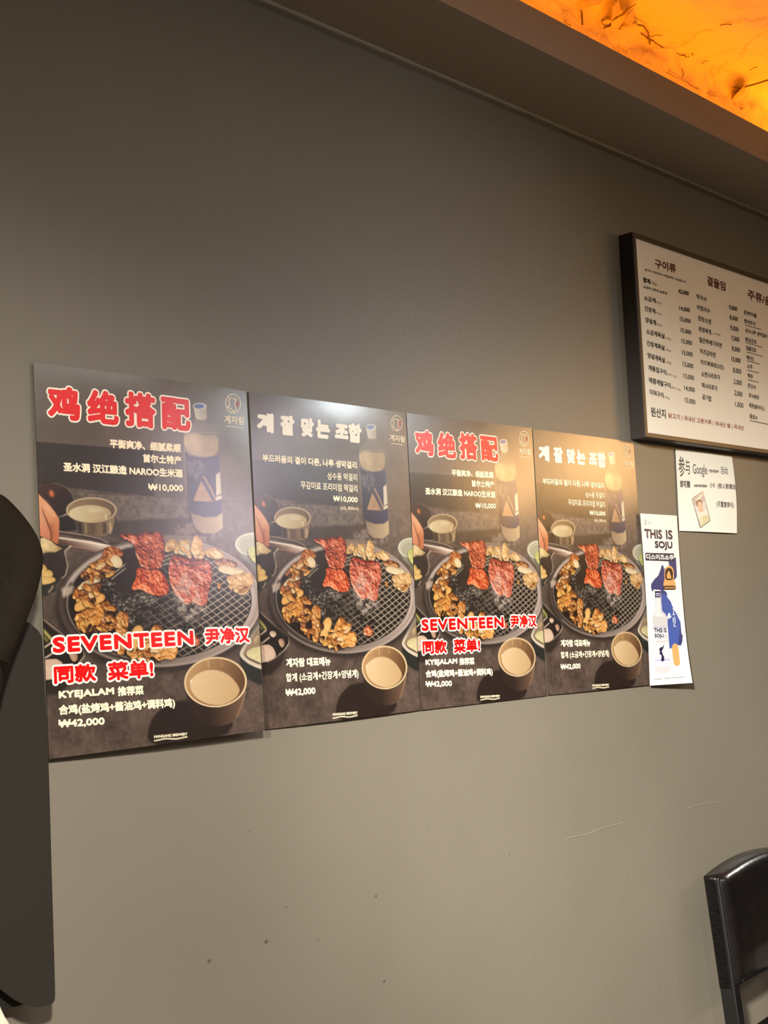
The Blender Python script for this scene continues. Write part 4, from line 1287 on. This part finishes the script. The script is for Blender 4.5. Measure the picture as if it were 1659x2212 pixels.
L.build('artwork', pm, root)
L = Letters(SS)
L.put('THIS', C1, (228, 522), (655, 548), 205, 0.0014, 0, 0.0008)
L.put('IS', C1, (750, 548), (912, 560), 205, 0.0014, 0, 0.0008)
L.put('SOJU', C1, (478, 782), (914, 800), 200, 0.0014, 0, 0.0008)
L.build('title_lettering', [pm[0], pm[5], pm[7], pm[4]], root)
L = Letters(SS)
L.put('디스이즈소주', C1, (258, 1026), (945, 1052), 124, 0.0006, 1, 0.0010)
L.build('band_lettering', [pm[0], pm[5], pm[7], pm[4]], root)
L = Letters(SS)
L.put('THIS IS', C2, (385, 766), (665, 766), 100, 0.0005, 0, 0.0014)
L.put('SOJU', C2, (402, 895), (600, 895), 104, 0.0005, 0, 0.0014)
L.put('조선', C2, (612, 905), (682, 905), 80, 0.0, 2, 0.0014)
L.build('bottle_lettering', [pm[0], pm[5], pm[7], pm[4]], root)
L = Letters(SS)
L.line(C2, [(405, 1880), (500, 1875), (580, 1868)], 22, 2, 0.0006)
L.line(C2, [(620, 1862), (770, 1850)], 22, 2, 0.0006)
L.line(C2, [(785, 1848), (920, 1840), (1060, 1828)], 20, 2, 0.0006)
L.build('small_print', [pm[0], pm[5], pm[7], pm[4]], root)

# ------------------------------------------------------------------ black jacket at the left edge
M_cloth = mat('charcoal_cloth', (41, 37, 32), 0.85, 0.15, None, (900, 0.25, 0.001))
M_black = mat('black_cloth', (30, 24, 15), 0.8, 0.12, None, (300, 0.2, 0.001))
M_lining = mat('black_lining', (30, 28, 27), 0.6, 0.3)
M_ivory = mat('ivory_cloth', (238, 228, 206), 0.8, 0.2, None, (300, 0.2, 0.001))
M_steel = mat('steel', (150, 148, 144), 0.3, 0.5, None, None, 1.0)


def cushion(name, outline_px, Y, thick, m, parent, dome=0.0, wave=0.0):
    """padded cloth panel from an outline: front face domed, closed back"""
    P = smooth_poly(outline_px, 2)
    W3 = np.array([at_y(x, y, -Y) for x, y in P])
    bm = bmesh.new()
    front = [bm.verts.new(p) for p in W3]
    f = bm.faces.new(front)
    bmesh.ops.triangulate(bm, faces=[f])
    for _ in range(3):
        es = [e for e in bm.edges if e.calc_length() > 0.022]
        if not es:
            break
        bmesh.ops.subdivide_edges(bm, edges=es, cuts=1)
        bmesh.ops.triangulate(bm, faces=bm.faces[:])
    bmesh.ops.beautify_fill(bm, faces=bm.faces[:], edges=[e for e in bm.edges if not e.is_boundary])
    a = W3[:, [0, 2]]
    b = np.roll(a, -1, 0)
    def dist(x, z):
        p = np.array([x, z])
        d = b-a
        t = np.clip(((p-a)*d).sum(1)/((d*d).sum(1)+1e-12), 0, 1)
        return np.sqrt((((a+d*t[:, None])-p)**2).sum(1).min())
    fv = list(bm.verts)
    dd = {v: dist(v.co.x, v.co.z) for v in fv}
    r = bmesh.ops.extrude_face_region(bm, geom=bm.faces[:])
    back = [v for v in r['geom'] if isinstance(v, bmesh.types.BMVert)]
    for v in back:
        v.co.y += thick
    for v in fv:
        k = min(dd[v]/0.03, 1.0)
        v.co.y -= dome*math.sqrt(max(0, 1-(1-k)**2)) + wave*math.sin(v.co.x*70+v.co.z*9)*k
    return bmobj(name, bm, m, parent, dome > 0.001)


root = empty('black_jacket', (0.72, 0, 1.98))
tag(root, 'black cloth jacket hanging at the left edge in front of the first poster', 'jacket')
cushion('body_panel', [(-330, 1150), (-60, 1180), (30, 1335), (60, 1342), (91, 1369), (92, 1400), (97, 1480), (105, 1640), (111, 1850), (116, 2060), (120, 2150), (117, 2166), (105, 2172), (82, 2177), (55, 2172), (25, 2156), (-20, 2120), (-330, 2040)],
        0.055, 0.012, M_cloth, root, 0.0005, 0.0)
cushion('lining', [(-300, 1900), (60, 1990), (62, 2162), (44, 2173), (12, 2178), (-300, 2190)], 0.032, 0.008, M_lining, root)
cushion('sleeve', [(-260, 1010), (-120, 1020), (0, 1066), (18, 1078), (50, 1112), (76, 1148), (90, 1180), (93, 1212), (90, 1238), (80, 1280), (58, 1340), (38, 1388), (20, 1440), (6, 1490), (-6, 1540), (-60, 1640), (-300, 1640), (-300, 1500), (-60, 1400),
                   (-5, 1276), (11, 1288), (12, 1255), (8, 1232), (0, 1238), (-40, 1200), (-240, 1120)], 0.100, 0.030, M_black, root, 0.014, 0.0012)
# collar loop and the peg it hangs from, outside the picture
bm = bmesh.new()
add_box(bm, (0.40, -0.10, 1.60), (0.90, -0.045, 1.95), 0.02, 3)
bmobj('shoulder', bm, M_black, root, True)
bm = bmesh.new()
_t = [(0.700, -0.055, 1.945), (0.700, -0.055, 1.985)]+[(0.72-0.020*math.cos(k*math.pi/8), -0.055, 1.987+0.020*math.sin(k*math.pi/8)) for k in range(1, 8)]+[(0.740, -0.055, 1.985), (0.740, -0.055, 1.945)]
tube(bm, _t, 0.003)
bmobj('hanging_loop', bm, M_black, root)
bm = bmesh.new()
add_box(bm, (0.695, -0.008, 1.93), (0.745, 0.0, 2.05), 0.002, 2)
add_box(bm, (0.712, -0.075, 1.985), (0.728, -0.008, 2.0), 0.003, 2)
add_box(bm, (0.712, -0.082, 1.985), (0.728, -0.07, 2.02), 0.003, 2)
tag(bmobj('coat_hook', bm, M_steel), 'steel coat hook on the wall holding the black jacket', 'hook')

iv = at_y(20, 2212, -0.17)
root = empty('covered_chair', (iv[0]-0.2, -0.2, 0))
tag(root, 'chair under an ivory cloth cover, its bright corner below the black jacket at bottom left', 'chair')
c0, c1 = at_y(-6, 2150, -0.17), at_y(60, 2330, -0.17)
pf = [(c0[0]-0.40, c0[2]+0.02), (c0[0]-0.03, c0[2]+0.02), (c0[0], c0[2]), (iv[0], iv[2]), (c1[0], c1[2]), (c1[0]+0.03, 0.0), (c0[0]-0.46, 0.0)]
bm = bmesh.new()
fr = [bm.verts.new((x, -0.17, z)) for x, z in pf]
bk = [bm.verts.new((x, -0.125, z)) for x, z in pf]
bm.faces.new(fr)
bm.faces.new(bk[::-1])
for k in range(len(pf)):
    bm.faces.new((fr[k], bk[k], bk[(k+1) % len(pf)], fr[(k+1) % len(pf)]))
bmesh.ops.bevel(bm, geom=bm.edges[:], offset=0.006, segments=3, affect='EDGES')
bmobj('backrest_cover', bm, M_ivory, root, True)
bm = bmesh.new()
add_box(bm, (c0[0]-0.44, -0.60, 0.0), (c1[0]+0.02, -0.172, 0.47), 0.02, 3)
bmobj('seat_cover', bm, M_ivory, root, True)

# ------------------------------------------------------------------ chair at the lower right
M_leather = mat('black_leather', (16, 13, 12), 0.24, 0.5, (40, (13, 10, 10), 3), (160, 0.10, 0.002))
M_black_wood = mat('black_metal_frame', (14, 12, 11), 0.42, 0.35)
ct = at_y(1554.5, 1893, -0.12)                   # front top corner of the left post
root = empty('dining_chair', (0, 0, 0))
ang = R(5.0)
lean = R(4.3)
base = Vector((ct[0], ct[1]+0.0, 0.0))
# chair frame: X along its width, Y towards the wall, origin on the floor below the left post's front edge
MB = Matrix.Translation(base) @ Matrix.Rotation(ang, 4, 'Z')
root.matrix_world = MB @ Matrix.Translation((0.21, -0.2, 0))
bpy.context.view_layer.update()
tag(root, 'black leather chair with padded back standing against the wall, lower right corner', 'chair')
ZT = float(ct[2])
CWD = 0.42
ML = MB @ Matrix.Translation((0, 0, 0.46)) @ Matrix.Rotation(-lean, 4, 'X') @ Matrix.Translation((0, 0, -0.46))
# correct for the lean so that the top corner keeps its place
off = MB.inverted() @ Vector(ct) - MB.inverted() @ (ML @ Vector((0, 0, ZT)))
ML = MB @ Matrix.Translation(off) @ MB.inverted() @ ML


def chair_part(name, bm, m, smooth=False):
    return bmobj(name, bm, m, root, smooth)


for x in (0.0, CWD-0.030):
    bm = bmesh.new()
    add_box(bm, (x, 0.004, 0.44), (x+0.030, 0.041, ZT-0.004), 0.003, 2, ML)
    p = ML @ Vector((x+0.015, 0.022, 0.45))
    q = MB.inverted() @ p
    add_box(bm, (q.x-0.015, q.y-0.018, 0.0), (q.x+0.015, q.y+0.018, 0.47), 0.003, 2, MB)
    chair_part('leg', bm, M_black_wood)
for x in (0.004, CWD-0.034):
    bm = bmesh.new()
    add_box(bm, (x, -0.42, 0.0), (x+0.030, -0.385, 0.43), 0.003, 2, MB)
    chair_part('leg', bm, M_black_wood)
bm = bmesh.new()
add_box(bm, (0.01, -0.41, 0.40), (CWD-0.01, -0.01, 0.432), 0.004, 2, MB)
chair_part('seat_frame', bm, M_black_wood)
bm = bmesh.new()
add_box(bm, (-0.005, -0.43, 0.43), (CWD+0.005, -0.005, 0.48), 0.018, 4, MB)
chair_part('seat', bm, M_leather, True)


def backrest():
    """upholstered back: flat rear, front swelling out of rolled edges, arched top"""
    nx, nz = 40, 36
    z0 = ZT-0.257
    V, Fc = [], []
    def arch(u):
        return 0.017*(1-(2*u-1)**2)
    for side in (0, 1):
        for j in range(nz+1):
            t = j/nz
            for i in range(nx+1):
                u = i/nx
                x = u*CWD
                z = z0+(ZT-z0)*t+arch(u)*t-0.006*(1-(2*u-1)**2)*(1-t)
                ex = min(x, CWD-x)
                ez = min((t)*(ZT-z0), (1-t)*(ZT-z0))
                e = min(ex, ez)
                if side == 0:
                    k = math.sqrt(max(0.0, 1-(1-min(ex/0.022, 1))**2))*math.sqrt(max(0.0, 1-(1-min(ez/0.030, 1))**2))
                    y = 0.012-0.022*k-0.012*min(1, ex/0.09)*min(1, ez/0.07)
                    y += 0.0010*math.sin(u*160)*max(0, 1-ez/0.03)*k*(1 if t > 0.5 else 0)
                else:
                    y = 0.045-0.004*(1 if e < 0.002 else 0)
                V.append(ML @ Vector((x, y, z)))
    n_ = (nx+1)*(nz+1)
    for j in range(nz):
        for i in range(nx):
            a = j*(nx+1)+i
            Fc.append((a, a+1, a+nx+2, a+nx+1))
            Fc.append((n_+a, n_+a+nx+1, n_+a+nx+2, n_+a+1))
    ring = [i for i in range(nx+1)]+[(j+1)*(nx+1)-1 for j in range(1, nz+1)]+[nz*(nx+1)+i for i in range(nx-1, -1, -1)]+[j*(nx+1) for j in range(nz-1, 0, -1)]
    for a, b in zip(ring, ring[1:]+ring[:1]):
        Fc.append((a, a+n_, b+n_, b))
    o = raw('backrest', V, Fc, M_leather, root, smooth=True)
    return o


backrest()

# ------------------------------------------------------------------ torn bits and loose wires on the bare concrete above the cove
M_flake = mat('dusty_tape', (196, 178, 150), 0.8, 0.1)
M_wire = mat('dusty_wire', (120, 100, 78), 0.7, 0.2)


def surf(x, y, lift=0.012):
    """point on the bare concrete (upper wall or ceiling) seen at photo pixel x, y"""
    p = at_y(x, y, -0.004)
    if p[2] < ZC-0.006:
        p = at_y(x, y, -lift)
        return Vector(p)
    d = _f + RT*(x-PW/2)/FPX - UP*(y-PH/2)/FPX
    return Vector(CAM + d*(ZC-0.004-lift-CAM[2])/d[2])


def strip(bm, pxs, width, lifts):
    """bent strip of tape along photo points, standing off the concrete"""
    pts = [surf(x, y, l) for (x, y), l in zip(pxs, lifts)]
    w_ = [width]*len(pts) if not isinstance(width, (list, tuple)) else width
    lo, hi, lo2, hi2 = [], [], [], []
    for i, p in enumerate(pts):
        t = (pts[min(i+1, len(pts)-1)]-pts[max(i-1, 0)]).normalized()
        a = t.cross(Vector((0.1, -0.6, -0.7))).normalized()
        nn = t.cross(a).normalized()*0.0012
        for lst, v in ((lo, p-a*w_[i]/2-nn), (hi, p+a*w_[i]/2-nn), (lo2, p-a*w_[i]/2+nn), (hi2, p+a*w_[i]/2+nn)):
            lst.append(bm.verts.new(v))
    for i in range(len(pts)-1):
        bm.faces.new((lo[i], lo[i+1], hi[i+1], hi[i]))
        bm.faces.new((lo2[i], hi2[i], hi2[i+1], lo2[i+1]))
        bm.faces.new((lo[i], lo2[i], lo2[i+1], lo[i+1]))
        bm.faces.new((hi[i], hi[i+1], hi2[i+1], hi2[i]))
    bm.faces.new((lo[0], hi[0], hi2[0], lo2[0]))
    bm.faces.new((lo[-1], lo2[-1], hi2[-1], hi[-1]))


p0 = surf(1345, 50, 0.0)
root = empty('torn_tape_cluster', tuple(p0))
tag(root, 'torn dusty tape ends and loose wires sticking off the amber lit concrete, top right', 'torn tape')
for pxs, wd, lf in (([(1302, 46), (1320, 38), (1331, 34), (1330, 8)], [0.02, 0.026, 0.03, 0.02], [0.006, 0.02, 0.035, 0.05]),
                    ([(1345, 28), (1358, 24), (1373, 9)], [0.03, 0.03, 0.004], [0.01, 0.03, 0.05]),
                    ([(1358, 30), (1362, 45), (1374, 52)], [0.03, 0.022, 0.012], [0.03, 0.02, 0.008]),
                    ([(1336, 62), (1360, 56), (1376, 53)], [0.012, 0.014, 0.016], [0.008, 0.018, 0.02]),
                    ([(1258, 0), (1272, 6), (1300, 0)], [0.02, 0.024, 0.02], [0.012, 0.025, 0.012])):
    bm = bmesh.new()
    strip(bm, pxs, wd, lf)
    bmobj('tape_end', bm, M_flake, root)
for pxs in ([(1300, 45), (1315, 40), (1331, 36), (1332, 20)], [(1376, 53), (1390, 56), (1400, 70), (1404, 95)], [(1252, 14), (1257, 30), (1258, 54)], [(1336, 62), (1350, 60), (1376, 54)], [(1304, 60), (1318, 56), (1320, 46), (1345, 30), (1372, 10)]):
    bm = bmesh.new()
    tube(bm, [surf(x, y, 0.012) for x, y in pxs], 0.0022)
    bmobj('wire', bm, M_wire, root)
p0 = surf(1600, 200, 0.0)
root = empty('loose_wire_stub', tuple(p0))
tag(root, 'loose wire with a torn tape stub on the amber concrete at the right edge', 'wire')
bm = bmesh.new()
strip(bm, [(1592, 212), (1600, 196), (1608, 186)], [0.05, 0.05, 0.02], [0.004, 0.02, 0.03])
bmobj('tape_end', bm, M_flake, root)
for pxs in ([(1608, 188), (1630, 182), (1662, 172), (1700, 160)], [(1582, 199), (1598, 195), (1610, 186)]):
    bm = bmesh.new()
    tube(bm, [surf(x, y, 0.02) for x, y in pxs], 0.0026)
    bmobj('wire', bm, M_wire, root)
# hairline cracks with raised lips in the concrete
M_crack = mat('dirt_line', (140, 112, 74), 0.9, 0.05)
cr = [[(1385, 72), (1411, 90), (1432, 102), (1455, 112), (1475, 120), (1490, 124), (1497, 116)], [(1440, 158), (1470, 170), (1488, 182), (1515, 195), (1545, 208)], [(1395, 80), (1410, 78), (1430, 76)],
      [(1500, 138), (1515, 136), (1530, 132)], [(1555, 178), (1570, 186), (1582, 188), (1600, 192)], [(1617, 152), (1630, 146), (1636, 144)], [(1600, 236), (1615, 232), (1628, 240)], [(1218, 46), (1228, 53), (1233, 55)],
      [(1472, 148), (1476, 158), (1474, 166)], [(1268, 78), (1270, 88)], [(1602, 225), (1606, 215), (1610, 228)], [(1556, 55), (1570, 52), (1580, 54)]]
bm = bmesh.new()
for c_ in cr:
    P = []
    for (xa, ya), (xb, yb) in zip(c_, c_[1:]):
        for k in range(4):
            P.append((xa+(xb-xa)*k/4+rc.uniform(-1.8, 1.8), ya+(yb-ya)*k/4+rc.uniform(-1.8, 1.8)))
    P.append(c_[-1])
    tube(bm, [surf(x, y, 0.007) for x, y in P], rc.uniform(0.0009, 0.0017), 5)
tag(bmobj('trim_3', bm, M_crack), kind='structure')
